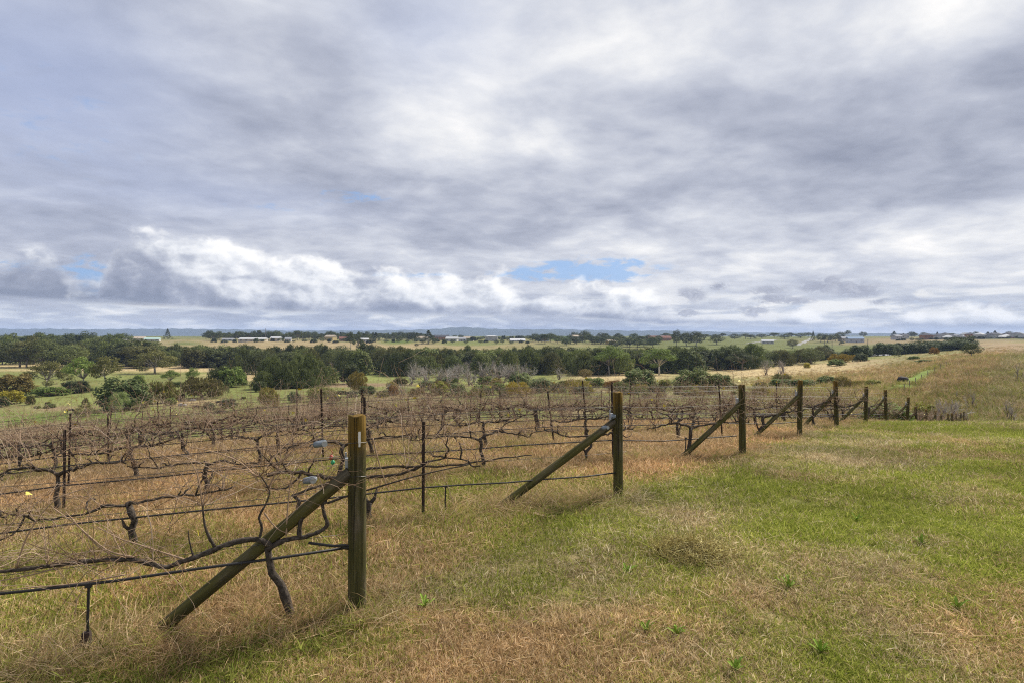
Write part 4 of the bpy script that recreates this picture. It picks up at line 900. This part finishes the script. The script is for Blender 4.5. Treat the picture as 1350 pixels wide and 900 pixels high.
for i in range(70):
    u = srng.uniform(470, 1010); vb = srng.uniform(506, 524); kd = srng.choice(('shrub', 'feather')); hh = srng.uniform(6, 14)
    px_tree(kd, u, vb, vb - hh, hh * srng.uniform(1.2, 2.2), SCRUB[kd], srng.choice((GRY, OLV, BRN, (1, 1.1, .8), TANF) if kd == 'feather' else (GRY, OLV, LGT, (1, 1.1, .8))), (1, 1, 1), 'scrub bushes behind the vine rows')
for i in range(34):
    u = srng.uniform(-30, 480); vb = srng.uniform(500, 546); hh = srng.uniform(3, 8)
    px_tree('shrub', u, vb, vb - hh, hh * srng.uniform(1.2, 2.4), 'small low bush dotted about the open paddock', srng.choice((GRY, OLV, DRK, (1, 1.1, .8))), (1, 1, 1), 'small bushes dotted about the paddock')
BL = ['grey leafless tree at the start of the bare thicket', 'low grey leafless tree before the forest edge', 'silvery leafless tree with many fine twigs', 'tall leafless tree with a broad pale crown', 'leafless tree standing behind the silvery bush', 'twisted leafless tree behind the yellowish bush', 'broad leafless tree, widest in the bare thicket', 'leafless tree with ochre tips above the ochre bush', 'pale leafless tree beside the forest edge', 'small leafless tree in front of the olive paddock', 'leafless sapling rising over the vine tops', 'thin leafless sapling near the rusty bush']
for i, (u, vb, vt, w) in enumerate(((540, 507, 488, 22), (560, 508, 484, 24), (582, 508, 477, 30), (603, 505, 469, 32), (622, 508, 476, 28), (640, 506, 470, 32), (660, 508, 466, 34), (678, 508, 470, 30), (692, 502, 474, 22), (738, 500, 482, 16), (530, 524, 500, 18), (512, 520, 500, 14))):
    px_tree('bare', u, vb, vt - 3, w * 1.35, BL[i], (1, 1, 1), (.58, .53, .52), 'leafless trees of the bare thicket')
for i in range(22):
    u = srng.uniform(525, 705); vb = srng.uniform(494, 508); hh = srng.uniform(16, 30)
    px_tree('bare', u, vb, vb - hh, hh * srng.uniform(.9, 1.2), 'grey-brown leafless tree packed in the bare thicket', (1, 1, 1), srng.choice(((.5, .44, .41), (.62, .57, .55), (.42, .36, .34))), 'leafless trees packed in the bare thicket')
for i, (u, vb, vt, w) in enumerate(((1010, 494, 464, 26), (1032, 492, 466, 24), (1026, 497, 480, 20))):
    px_tree('bare', u, vb, vt, w, ('grey leafless tree at the end of the forest', 'brownish leafless tree where the forest meets the spur', 'small leafless tree on the tan spur')[i], (1, 1, 1), (.62, .56, .52), 'leafless trees at the forest end')
# the forest belt across the valley
FL = {'caz': 'dark feathery tree packed in the forest belt across the valley', 'gum': 'grey-green gum packed in the forest belt across the valley', 'round': 'dark round-crowned tree packed in the forest belt across the valley', 'feather': 'brownish soft tree packed in the forest belt across the valley'}
frng = random.Random(31)
ADJ = {'caz': 'feathery', 'gum': 'open-crowned', 'shrub': 'bushy', 'round': 'round-headed', 'feather': 'wispy', 'con': 'pointed'}
def belt(u0, u1, n, Y0, Y1, h0, h1, w0, w1, kinds, grp, lab=None, cols=(DRK, OLV)):
    for i in range(n):
        f = (i + frng.uniform(.1, .9)) / n; u = u0 + (u1 - u0) * f; Y = frng.uniform(Y0, Y1); p = at_col(u, Y); kd = frng.choice(kinds); c = frng.choice(cols); k = frng.uniform(.85, 1.15)
        low = kd == 'shrub' and h1 > 6
        plant(kd, p, frng.uniform(h0, h1), frng.uniform(w0, w1) * (1.15 if h1 > 8 else 1), (ADJ[kd] + ' ' + lab) if lab else FL[kd], grp, tuple(q * k for q in c), (.7, .66, .6), 'tree' if low else None, 'broadleaf_tree' if low else None)
FC = ((.72, .76, .64), (.92, .94, .74), (1.2, 1.25, .95), (.95, .84, .66), (.62, .64, .58))
belt(-60, 200, 40, 310, 400, 12, 16, 12, 18, ('gum', 'shrub', 'caz', 'shrub', 'round'), 'trees of the forest belt, first stretch', 'dark gum in the forest stretch nearest the tan paddock strip', FC)
belt(-60, 165, 34, 420, 560, 14, 19, 14, 22, ('gum', 'shrub', 'round', 'shrub'), 'trees of the wooded rise below the blue plateau', 'grey-green tree on the wooded rise below the blue plateau', ((.75, .85, .7), (.6, .68, .6), (.9, .98, .8)))
belt(190, 345, 36, 310, 385, 9.5, 12.5, 11, 15, ('caz', 'shrub', 'feather', 'shrub'), 'trees of the forest belt, second stretch', 'dark tree in the forest stretch between the spreading gum and the casuarina grove', FC)
belt(320, 540, 50, 268, 380, 9.5, 12.5, 10, 15, ('caz', 'shrub', 'caz', 'round'), 'trees of the forest belt, third stretch', 'dark tree in the forest stretch behind the casuarina grove', FC)
belt(520, 705, 50, 255, 375, 9, 12, 10, 15, ('caz', 'shrub', 'caz', 'feather'), 'trees of the forest belt, fourth stretch', 'dark tree in the forest stretch behind the leafless thicket', FC)
belt(690, 850, 46, 262, 360, 9.5, 13, 11, 16, ('caz', 'shrub', 'feather', 'gum', 'shrub'), 'trees of the forest belt, fifth stretch', 'dark tree in the forest stretch beyond the second end post', FC)
belt(850, 1000, 38, 275, 350, 9.5, 12.5, 11, 16, ('shrub', 'gum', 'caz', 'shrub'), 'trees of the forest belt, sixth stretch', 'leafy tree in the forest stretch behind the two large domed bushes', ((.62, .66, .55), (.85, .95, .7), (.7, .8, .6), (1, 1.05, .8)))
belt(985, 1090, 22, 290, 370, 6.5, 9, 9, 13, ('round', 'caz', 'feather'), 'trees of the forest belt, last stretch', 'low dark tree in the forest stretch behind the tan spur', FC)
belt(1070, 1180, 14, 330, 430, 6, 9, 9, 13, ('round', 'shrub'), 'trees behind the grassy spur', 'low dark tree in the dip behind the grassy spur', ((.65, .75, .6), (.8, .9, .7)))
belt(1185, 1275, 20, 330, 420, 5.5, 9, 11, 16, ('round', 'shrub'), 'bush strip behind the lone hillside tree', 'dark low tree in the bush strip behind the lone hillside tree', ((.6, .7, .62), (.7, .78, .66)))
# tree lines along the far ridges
belt(270, 420, 56, 750, 930, 8, 14, 9, 15, ('gum', 'round', 'round'), 'ridge trees behind the long shed', 'small dark tree in the ridge line behind the long shed', ((.55, .62, .58), (.7, .75, .66)))
belt(420, 560, 56, 750, 960, 7, 13, 9, 15, ('gum', 'round', 'round', 'con'), 'ridge trees past the mast', 'small dark tree in the ridge line past the mast', ((.55, .62, .58), (.7, .75, .66)))
belt(560, 700, 26, 800, 1000, 4, 7, 8, 13, ('round', 'shrub'), 'ridge shrubs beside the pale houses', 'small dark shrub among the pale houses on the ridge', ((.6, .66, .6),))
belt(700, 870, 44, 620, 900, 7, 12, 10, 15, ('round', 'gum', 'round'), 'ridge trees above the green strip', 'small dark tree on the ridge above the green strip', ((.5, .6, .52), (.65, .72, .6)))
belt(280, 700, 40, 690, 740, 2.5, 6, 5, 10, ('round', 'shrub', 'shrub'), 'garden bushes before the ridge houses', 'small dark garden bush before the ridge houses', ((.5, .58, .5), (.7, .78, .6)))
belt(1180, 1360, 22, 740, 790, 2, 4.5, 5, 10, ('round', 'shrub'), 'garden bushes before the estate', 'small dark garden bush before the estate houses', ((.5, .58, .5),))
belt(870, 1075, 16, 900, 1200, 7, 11, 14, 22, ('round', 'gum'), 'ridge trees beyond the green fields', 'small dark tree in the line beyond the green fields', ((.5, .58, .54), (.62, .68, .6)))
belt(1170, 1350, 16, 950, 1150, 7, 12, 10, 18, ('round', 'gum', 'con'), 'trees among the estate roofs', 'small dark tree among the housing estate roofs', ((.5, .58, .54),))
for a in (('round', 892, 456, 434, 14, 'tall round tree beside the dense clump above the green field', DRK), ('round', 905, 456, 437, 20, 'dense dark tree, first of the pair above the green field', DRK), ('round', 918, 456, 436, 22, 'dense dark tree, second of the pair above the green field', DRK), ('round', 945, 454, 440, 20, 'dark tree next along from the dense pair', DRK),
          ('round', 771, 451, 435, 18, 'dark bushy tree on the knoll with the green strip', DRK), ('round', 756, 449, 437, 10, 'small round tree on the knoll with the green strip', DRK), ('round', 793, 453, 438, 18, 'wide dark tree down the knoll', DRK), ('round', 813, 460, 444, 24, 'dark tree below the knoll above the forest', DRK), ('con', 1072, 449, 436, 7, 'narrow tall tree at the top of the farm road', DRK),
          ('round', 1082, 451, 439, 14, 'dark hedge tree at the top of the farm road, first', DRK), ('round', 1091, 451, 440, 16, 'dark hedge tree at the top of the farm road, second', DRK), ('round', 1101, 450, 440, 14, 'dark hedge tree at the top of the farm road, third', DRK), ('round', 1108, 447, 437, 14, 'wide dark tree beside the blue-roofed house', DRK), ('gum', 1118, 444, 435, 9, 'thin-topped tree behind the blue-roofed house', DRK), ('round', 1138, 443, 437, 12, 'low dark tree past the blue-roofed house', DRK), ('gum', 1110, 455, 449, 7, 'tiny dark tree in the far brown field', DRK)):
    px_tree(*a)
# bushes and saplings on the near slope, by the end posts
plant('shrub', at_col(1174, 27), 1.5, 2.4, 'bright green weedy bush between the sixth and seventh end posts', None, (1.3, 1.9, .7)); plant('shrub', at_col(1152, 29), 1.2, 1.8, 'grey-green weedy bush behind the sixth end post', None, (1.2, 1.35, 1.0))
plant('shrub', at_col(1219, 50), 2.1, 2.4, 'yellow-green bush behind the small gully posts', None, YGR)
for i, u in enumerate((1236, 1246, 1256)): r_ = plant('bare', at_col(u, 48 + i), 3.0, 2.6, ('purple-brown twiggy bush by the gully posts', 'purple-brown twiggy bush at the end of the gully posts', 'purple-brown twiggy bush past the last gully post')[i], 'twiggy bushes in the gully', (1, 1, 1), (.34, .25, .25), 'shrub', 'twiggy_shrub')
for i, (u, Y, h) in enumerate(((1281, 62, 3.0), (1275, 50, 1.6), (1329, 52, 2.6), (1334, 46, 2.2), (1342, 95, 3.8), (1262, 75, 1.5))):
    plant('bare', at_col(u, Y), h, h * .45, ('dead sapling standing on the dry hillside', 'short dead sapling low on the dry hillside', 'tall dead sapling on the dry hillside near the picture edge', 'second dead sapling near the picture edge, leaning', 'thin dead sapling high on the dry hillside', 'small dead sapling by the green track')[i], 'dead saplings on the hillside', (1, 1, 1), (.3, .24, .2), None, 'sapling')
# ------------------------------------------------------------------ far buildings
M_WALLS = {n: plain('wall_' + n, c, .08, .6, .85) for n, c in (('cream', (.47, .42, .33)), ('white', (.46, .45, .43)), ('brick', (.30, .17, .11)), ('grey', (.42, .42, .43)), ('yellow', (.44, .35, .17)))}
M_ROOFS = {n: plain('roof_' + n, c, .12, .8, .9, .1) for n, c in (('dark', (.08, .085, .10)), ('red', (.19, .095, .075)), ('pale', (.46, .47, .48)), ('teal', (.36, .50, .47)), ('blue', (.22, .30, .42)), ('tan', (.40, .34, .27)), ('grey', (.28, .29, .31)))}
M_PANE = plain('window_glass', (.05, .06, .075), .1, 3, .15, .6); M_DOOR = plain('door_paint', (.16, .12, .09), .1, 3)
def house(u, Y, w, d, hw, hr, wall, roof, lab, rz=0.0, grp=None, gable=True, cat='house', name='house', nwin=3):
    p = at_col(u, Y); r_ = empty(name, p, rz, lab, cat, grp)
    m = MB(); m.box((0, 0, hw / 2 - .5), (w, d, hw + 1)); obj('wall', m.mesh('wall', M_WALLS[wall]), r_)
    m = MB(); a, b, e = w / 2 + .45, d / 2 + .45, (w / 2 + .45 if gable else w / 2 - d * .42)
    m.add([(-a, -b, hw), (a, -b, hw), (a, b, hw), (-a, b, hw), (-e, 0, hw + hr), (e, 0, hw + hr), (-a, -b, hw - .12), (a, -b, hw - .12), (a, b, hw - .12), (-a, b, hw - .12)], [(0, 1, 5, 4), (2, 3, 4, 5), (1, 2, 5), (3, 0, 4), (6, 9, 8, 7), (0, 6, 7, 1), (1, 7, 8, 2), (2, 8, 9, 3), (3, 9, 6, 0)])
    obj('roof', m.mesh('roof', M_ROOFS[roof]), r_)
    for i in range(nwin):
        x = -w / 2 + w * (i + .5) / nwin; dr = i == nwin // 2 and nwin > 2
        m = MB(); m.box((0, 0, 0), (1.0 if dr else min(1.8, w / nwin * .6), .08, 2.0 if dr else 1.2)); o = obj('door' if dr else 'window', m.mesh('door' if dr else 'window', M_DOOR if dr else M_PANE), r_, (x, -d / 2 - .03, 1.05 if dr else hw * .55))
        if not dr:
            m = MB(); m.box((0, -.03, -.68), (min(2.0, w / nwin * .66), .12, .1)); m.box((0, -.02, 0), (.07, .10, 1.2)); obj('frame', m.mesh('frame', M_PAINT), o)
    return r_
for a in ((113, 640, 16, 9, 3, 1.8, 'cream', 'teal', 'low house with a pale teal roof among the wooded rise'), (124, 650, 11, 9, 3, 2, 'white', 'pale', 'small white house next to the teal-roofed one'), (144, 690, 13, 9, 3, 1.8, 'white', 'teal', 'white farmhouse half hidden at the end of the wooded rise'), (160, 720, 10, 9, 3, 2, 'cream', 'pale', 'pale farmhouse where the tan slope begins'),
          (184, 790, 13, 10, 4, 2.4, 'cream', 'tan', 'cream two-storey house left of the dark pointed conifer'), (201, 740, 16, 9, 3, 1.7, 'white', 'teal', 'white house with a teal roof below the dark pointed conifer'), (364, 740, 11, 9, 4, 2, 'cream', 'pale', 'cream house beside the long shed'), (380, 745, 7, 7, 3, 2, 'white', 'grey', 'tiny white cottage past the cream house'),
          (436, 790, 12, 10, 5.5, 2.2, 'yellow', 'tan', 'yellow two-storey house on the ridge'), (455, 770, 14, 9, 3.2, 2.4, 'brick', 'red', 'brick house with a red roof on the ridge'), (480, 740, 10, 8, 3, 1.6, 'white', 'pale', 'small white shed-like house near the gum pair'), (557, 800, 16, 10, 4, 2.4, 'cream', 'tan', 'cream house beside the wind-bent conifer'),
          (582, 860, 20, 10, 4, 2.6, 'brick', 'dark', 'long brick house with a dark roof on the ridge'), (596, 790, 15, 10, 3.4, 2.6, 'white', 'pale', 'white house with a big pale roof, first of three'), (607, 800, 12, 9, 3, 2.2, 'grey', 'grey', 'grey house with a grey roof, second of three'), (618, 810, 13, 9, 4, 2, 'cream', 'tan', 'cream house with a tan roof, third of three'),
          (716, 790, 14, 9, 3, 1.4, 'white', 'pale', 'low white building beside the green strip'), (761, 800, 14, 9, 6, 1.8, 'grey', 'tan', 'grey house between trees on the knoll'), (805, 700, 10, 8, 3.4, 2, 'yellow', 'tan', 'small yellow house below the ridge trees'), (868, 860, 34, 12, 4.5, 3, 'brick', 'red', 'long red-roofed building beyond the green field'), (1012, 720, 13, 9, 3, 2, 'white', 'pale', 'lone white house by the country road'),
          (1127, 760, 18, 11, 5, 2.4, 'grey', 'blue', 'house with a blue-grey roof on the brow'), (1113, 790, 12, 9, 4, 2.2, 'cream', 'grey', 'cream house behind the wide dark tree'), (1182, 860, 12, 9, 5, 2.2, 'grey', 'grey', 'grey house standing apart on the brown brow'), (1191, 880, 11, 9, 5, 2, 'white', 'dark', 'white house next to the grey house on the brow')):
    house(*a, rz=trng.uniform(-.4, .4))
house(334, 725, 30, 14, 3.2, 1.6, 'cream', 'pale', 'long low shed with a white roof on the ridge', .05, None, True, 'shed', 'farm_shed', 5); house(682, 790, 19, 16, 1.6, 2.4, 'grey', 'pale', 'silver low-roofed shed in the hollow of the ridge', .1, None, True, 'shed', 'farm_shed', 3)
house(301, 760, 13, 8, 2, 1.2, 'grey', 'grey', 'low grey shed before the long white-roofed shed', .1, None, True, 'shed', 'farm_shed', 2); house(1161, 372, 10.5, 4, 1.6, .9, 'white', 'pale', 'long low white shed in the dip behind the spur', .06, None, True, 'shed', 'farm_shed', 3); house(1058, 470, 11, 5, 2.0, .8, 'grey', 'grey', 'grey flat shed below the farm road', .1, None, True, 'shed', 'farm_shed', 3)
# modern house with a portico
hp = house(648, 800, 16, 9, 6, .9, 'white', 'pale', 'tall white house with a flat roof and columns on the ridge', .0, None, False, 'house', 'house', 4)
for i in range(4): m = MB(); m.box((0, 0, 3), (.5, .5, 6)); obj('column', m.mesh('column', M_WALLS['white']), hp, (-6 + 4 * i, -6.3, 0))
EL = ['dark-roofed estate house', 'grey-roofed estate house', 'pale-roofed estate house']
for i in range(30):
    u = 1222 + i * 4.7 + trng.uniform(-1, 1); Y = (800, 880, 960)[i % 3] + trng.uniform(-20, 20); j = (0, 1, 0, 2, 1, 0)[trng.randrange(6)]
    house(u, Y, trng.uniform(9, 12.5), 10, 2.8 if trng.random() < .6 else 5.6, 2.5, trng.choice(('white', 'grey', 'grey', 'brick')), ('dark', 'grey', 'pale')[j], '%s, %s along the crowded estate on the skyline' % (EL[j], ORD[i]), trng.uniform(-.6, .6), 'houses of the estate on the skyline', False, nwin=3)
# mast and power poles
def pole(u, Y, h, arm, lab, name='power_pole'):
    r_ = empty(name, at_col(u, Y), .3, lab, 'mast' if 'mast' in name else 'power pole'); m = MB(); m.tube([(0, 0, -.5), (0, 0, h * .6), (0, 0, h)], [.3, .24, .16], 8); obj('pole_shaft', m.mesh('pole_shaft', M_TRUNK), r_).color = (.5, .5, .5, 1)
    for z in arm: m = MB(); m.box((0, 0, 0), (2.6, .2, .22)); m.box((-1.1, 0, .25), (.15, .15, .3)); m.box((1.1, 0, .25), (.15, .15, .3)); obj('cross_arm', m.mesh('cross_arm', M_TRUNK), r_, (0, 0, z)).color = (.45, .45, .45, 1)
pole(350, 735, 16, (9, 13), 'thin radio mast above the long white-roofed shed', 'radio_mast'); pole(1087, 640, 9, (8.4,), 'power pole standing above the hedge trees, first'); pole(1097, 640, 9, (8.4,), 'power pole standing above the hedge trees, second'); pole(1144, 640, 8, (7.5,), 'power pole alone on the brown brow')
# roads
def ribbon(name, pts, w, mat, kind='structure'):
    V, Q = [], []
    for i, p in enumerate(pts):
        d = (pts[min(i + 1, len(pts) - 1)] - pts[max(i - 1, 0)]); s_ = Vector((d.y, -d.x, 0)).normalized() * w / 2
        for a in (p + s_, p - s_): V.append((a.x, a.y, gz(a.x, a.y) + .12))
        if i: b = 2 * i; Q.append((b - 2, b - 1, b + 1, b))
    return tag(obj(name, mesh(name, V, Q, mat)), kind=kind)
M_ROAD = plain('pale_road', (.22, .215, .21), .15, .3)
def dense(pts, n=14):
    o = []
    for a, b in zip(pts[:-1], pts[1:]): o += [a.lerp(b, i / n) for i in range(n)]
    return o + [pts[-1]]
ribbon('road', dense([on_ground(u, v) for u, v in ((1052, 455), (1060, 451), (1067, 448), (1070, 445.6))]), 6, M_ROAD)
ribbon('road', dense([on_ground(u, v) for u, v in ((984, 453), (998, 451), (1010, 449.5), (1024, 448))]), 6, M_ROAD)
# ------------------------------------------------------------------ animals, rocks, odds and ends
M_COW = plain('dark_hide', (.022, .018, .016), .5, 2.0, .7)
def cow(p, rz, s, lab, graze=True):
    """one skinned body: trunk, legs with knee and hock, neck, head, ears, tail"""
    V = [(0, 0, 1.02), (.45, 0, 1.06), (.78, 0, 1.10), (-.45, 0, 1.04), (-.78, 0, 1.10)]; Ed = [(0, 1), (1, 2), (0, 3), (3, 4)]; Rd = [(.34, .36), (.32, .36), (.24, .28), (.33, .35), (.24, .26)]
    def ch(root, pts, rr):
        k = root
        for q, r in zip(pts, rr): V.append(q); Rd.append((r, r)); Ed.append((k, len(V) - 1)); k = len(V) - 1
        return k
    nk = ch(2, [(1.02, 0, .95), (1.22, 0, .62), (1.30, 0, .40), (1.44, 0, .14)] if graze else [(1.02, 0, 1.28), (1.2, 0, 1.45), (1.42, 0, 1.38), (1.62, 0, 1.24)], (.19, .15, .15, .09))
    for sy in (-1, 1):
        ch(2, [(.74, sy * .17, .72), (.76, sy * .18, .38), (.74, sy * .18, .06), (.80, sy * .18, .02)], (.12, .07, .05, .06)); ch(4, [(-.66, sy * .18, .74), (-.86, sy * .19, .42), (-.78, sy * .19, .06), (-.72, sy * .19, .02)], (.15, .07, .05, .06)); ch(nk - 1, [(1.22 if graze else 1.34, sy * .22, .52 if graze else 1.46)], (.04,))
    ch(4, [(-.96, 0, 1.0), (-1.0, 0, .6), (-1.0, 0, .42)], (.04, .03, .05))
    me = bpy.data.meshes.new('cow'); me.from_pydata(V, Ed, []); o = obj('cow', me, None, p); o.rotation_euler = (0, 0, rz); o.scale = (s,) * 3
    sk = o.modifiers.new('skin', 'SKIN'); o.modifiers.new('sub', 'SUBSURF').levels = 1; o.modifiers['sub'].render_levels = 2
    for i, r in enumerate(Rd): me.skin_vertices[0].data[i].radius = r
    me.skin_vertices[0].data[0].use_root = True; me.materials.append(M_COW); tag(o, lab, 'cow', 'cows grazing on the paddock')
cow(on_ground(93, 544), .2, .66, 'dark cow grazing beside the pointed bush'); cow(on_ground(259, 540), 2.9, .72, 'black cow grazing between two grey-green bushes'); cow(on_ground(289, 534), .4, .75, 'black cow half hidden behind the bigger grey-green bush', False)
M_ROCK = plain('pale_rock', (.40, .37, .35), .3, 2.5, .9)
def rock(p, sx, sy, sz, seed, lab, mat=M_ROCK, name='rock'):
    rg = random.Random(seed); V, Fc = [], []; n, m = 12, 7
    for i in range(m):
        ph = math.pi * (i + .5) / m
        for j in range(n):
            th = 2 * math.pi * j / n; k = 1 + rg.uniform(-.16, .16); V.append((sx * k * math.sin(ph) * math.cos(th), sy * k * math.sin(ph) * math.sin(th), sz * (k * .9 * math.cos(ph) + .5)))
    for i in range(m - 1):
        for j in range(n): Fc.append((i * n + j, (i + 1) * n + j, (i + 1) * n + (j + 1) % n, i * n + (j + 1) % n))
    Fc += [tuple(range(n - 1, -1, -1))[::-1], tuple(range((m - 1) * n, m * n))]
    tag(obj(name, mesh(name, V, Fc, mat, True), None, p), lab, 'rock')
rock(on_ground(240, 535), 1.0, .5, .45, 1, 'pale flat rock lying on the paddock near the black cow'); rock(on_ground(254, 528), .8, .5, .35, 2, 'small pale rock beyond the black cow'); rock(on_ground(236, 526.5), .7, .4, .3, 3, 'second small pale rock near the pale green bush')
rock(on_ground(1190, 503), 1.1, .8, .75, 4, 'dark boulder at the end of the bright green track', plain('dark_rock', (.035, .03, .03), .4, 3))
# pipe pen on the bright green paddock
def rail_pen(p, lab):
    r_ = empty('cattle_rail', p, .1, lab, 'rail fence')
    for x in (-1.2, 0, 1.2): m = MB(); m.tube([(0, 0, -.1), (0, 0, .5), (0, 0, 1.0)], .05, 6); obj('rail_post', m.mesh('rail_post', M_STEEL), r_, (x, 0, 0))
    for z in (.5, .95): m = MB(); m.tube([(-1.25, 0, 0), (0, 0, 0), (1.25, 0, 0)], .04, 6); obj('rail', m.mesh('rail', M_STEEL), r_, (0, 0, z))
rail_pen(on_ground(21, 563), 'low dark pipe rail on the bright green paddock')
# timber fence posts along the track edge and across the paddock below the vines
M_OLD = plain('old_post', (.20, .17, .14), .4, 6)
m = MB(); m.tube([(0, 0, -.2), (.01, 0, .6), (0, 0, 1.25)], [.07, .065, .06], 7); OP = m.mesh('paddock_post', M_OLD)
for i, (u, v) in enumerate(((1192, 516), (1199, 511), (1207, 507), (1215, 502), (1223, 497), (1232, 492), (1240, 487), (1248, 483))): tag(obj('paddock_post', OP, None, on_ground(u, v)), 'old timber post, %s along the edge of the bright green track' % ORD[i], 'fence post', 'posts beside the track')
for i in range(15):
    u = 50 + i * 27; tag(obj('paddock_post', OP, None, at_col(u, 66 + .03 * u)), 'grey timber paddock post, %s of the fence below the vine rows' % ORD[i], 'fence post', 'posts of the fence below the vines')
m = MB(); m.tube([(0, 0, -.2), (0, 0, .8), (0, 0, 1.6)], [.09, .09, .08], 8); tag(obj('white_post', m.mesh('white_post', M_PAINT), None, on_ground(435, 526)), 'short white post in the paddock before the olive bush', 'post')
# heap of cut grass and weeds on the headland
def heap(p, rx, ry, h, n, seed, lab, name='grass_heap'):
    rg = random.Random(seed); m = MB()
    for i in range(n):
        th, r = rg.uniform(0, 6.28), math.sqrt(rg.random()); x, y = rx * r * math.cos(th), ry * r * math.sin(th); z = h * (1 - r ** 1.6) * rg.uniform(.4, 1.05)
        w = wander((x, y, z), (rg.gauss(0, 1), rg.gauss(0, 1), rg.gauss(0, .35)), 4, rg.uniform(.02, .05), rg, .35); 
        for q in w: q.z = max(q.z, .0)
        m.tube(w, [.0022, .0022, .002, .0016, .001], 3, False)
    return tag(obj(name, m.mesh(name, M_HAY), None, p), lab, 'grass heap')
def m_hay(nt, b):
    g = S(nt, node(nt, 'ShaderNodeNewGeometry').outputs['Random Per Island']); return ramp(nt, g, [(0, (.16, .12, .05)), (.4, (.38, .30, .12)), (.75, (.48, .43, .15)), (1, (.64, .55, .28))])
M_HAY = material('cut_grass', m_hay, .85, .1)
p = Vector(((912 - CU) / F * 4.95, 4.95, 0)); p.z = gz(p.x, p.y); heap(p, .36, .26, .14, 2200, 3, 'brown heap of cut grass on the mown headland')
p = Vector(((715 - CU) / F * 8.2, 8.2, 0)); p.z = gz(p.x, p.y); 
def m_weed(nt, b):
    g = S(nt, node(nt, 'ShaderNodeNewGeometry').outputs['Random Per Island']); return ramp(nt, g, [(0, (.13, .22, .03)), (1, (.27, .37, .06))])
M_WEED = material('weed_leaf', m_weed, .9, .1)
wl = ['flat green dandelion rosette low at the bottom edge', 'green broadleaf weed among dry grass', 'small green weed beside the cut-grass heap', 'green broadleaf weed in the straw patch', 'bright weed rosette on the open headland', 'little green weed far out on the headland', 'green weed tuft near the straw patch', 'weed rosette in the mown grass toward the picture edge', 'green weed beyond the cut-grass heap', 'broad weed leaf cluster beside the tall post']
for i, (u, v) in enumerate(((1082, 866), (852, 836), (892, 842), (970, 888), (1040, 780), (1130, 690), (826, 756), (1262, 812), (1215, 722), (560, 800))):
    rg = random.Random(900 + i); Yw = CAMZ * F / (v - HOR); p = Vector(((u - CU) / F * Yw, Yw, 0)); p.z = gz(p.x, p.y) + .01
    r_ = empty('broadleaf_weed', p, rg.uniform(0, 6), wl[i], 'weed', 'green weeds on the headland')
    for j in range(9):
        a = j * 2.4; L = rg.uniform(.035, .085); m = MB(); pts = [(0, 0, 0), (L * .35, 0, L * .45), (L * .7, 0, L * .75), (L * .95, 0, L * .8)]; ws = (.003, .008, .009, .001)
        vs = []
        for (x, y, z), w in zip(pts, ws): vs += [(x, -w, z + .004), (x, 0, z), (x, w, z + .004)]
        m.add(vs, [(3 * q + t, 3 * q + 3 + t, 3 * q + 4 + t, 3 * q + 1 + t) for q in range(3) for t in (0, 1)]); o = obj('leaf', m.mesh('leaf', M_WEED), r_); o.rotation_euler = (0, rg.uniform(-.5, .3), a)
# ------------------------------------------------------------------ blue mountains on the horizon
mt = [(-900, 6), (-200, 8), (0, 9.5), (120, 9), (250, 9.5), (310, 8.5), (380, 7), (470, 7.2), (540, 8), (575, 9), (590, 10.5), (605, 11.5), (625, 11), (645, 9.5), (680, 9), (760, 8.4), (820, 7), (860, 7.2), (930, 6), (1000, 4.6), (1080, 4), (1200, 3), (2200, 2)]
us = np.arange(-900, 2200, 6.0); hp_ = np.interp(us, [a for a, b in mt], [b for a, b in mt]) + (fb(us * .03, us * 0, 3, 4) - .5) * 1.2
V = []; prof = [(-900, 0.0), (-450, .55), (-150, .92), (0, 1.0), (250, .9), (700, .3), (1000, 0)]
for dY, k in prof:
    for u, h in zip(us, hp_):
        Ym = 7300 + dY + 60 * math.sin(u * .09); x = (u - CU) / F * 7300; x *= Ym / 7300; V.append((x, Ym, CAMZ + h * 7300 / F * k * (1 + .05 * math.sin(u * .31 + dY)) - (6 if k == 0 else 0)))
n = len(us); Q = np.array([(i * n + j, i * n + j + 1, (i + 1) * n + j + 1, (i + 1) * n + j) for i in range(len(prof) - 1) for j in range(n - 1)])
M_MTN = material('forested_mountain', lambda nt, b: mixc(nt, noise(nt, wpos(nt), .006, 6, .7), (.030, .042, .026), (.075, .085, .05)), .95, .05)
tag(obj('mountain_range', mesh('mountain_range', np.array(V), Q, M_MTN, True)), kind='structure')
# ------------------------------------------------------------------ air
hz = bpy.data.materials.new('haze'); hz.use_nodes = True; hn = hz.node_tree; hn.nodes.clear()
ho, hv = hn.nodes.new('ShaderNodeOutputMaterial'), hn.nodes.new('ShaderNodeVolumePrincipled')
hv.inputs['Color'].default_value = (.50, .66, 1.0, 1); hv.inputs['Density'].default_value = 1.0e-4; hv.inputs['Anisotropy'].default_value = 0.0
hn.links.new(hv.outputs[0], ho.inputs['Volume'])
zl = float(min(v[2] for v in V) if False else GZ.min()) - 3.0; m = MB(); zt = 122.0; m.box((0, 0, (zl + zt) / 2), (21000, 21000, zt - zl)); tag(obj('haze', m.mesh('haze', hz)), kind='stuff')
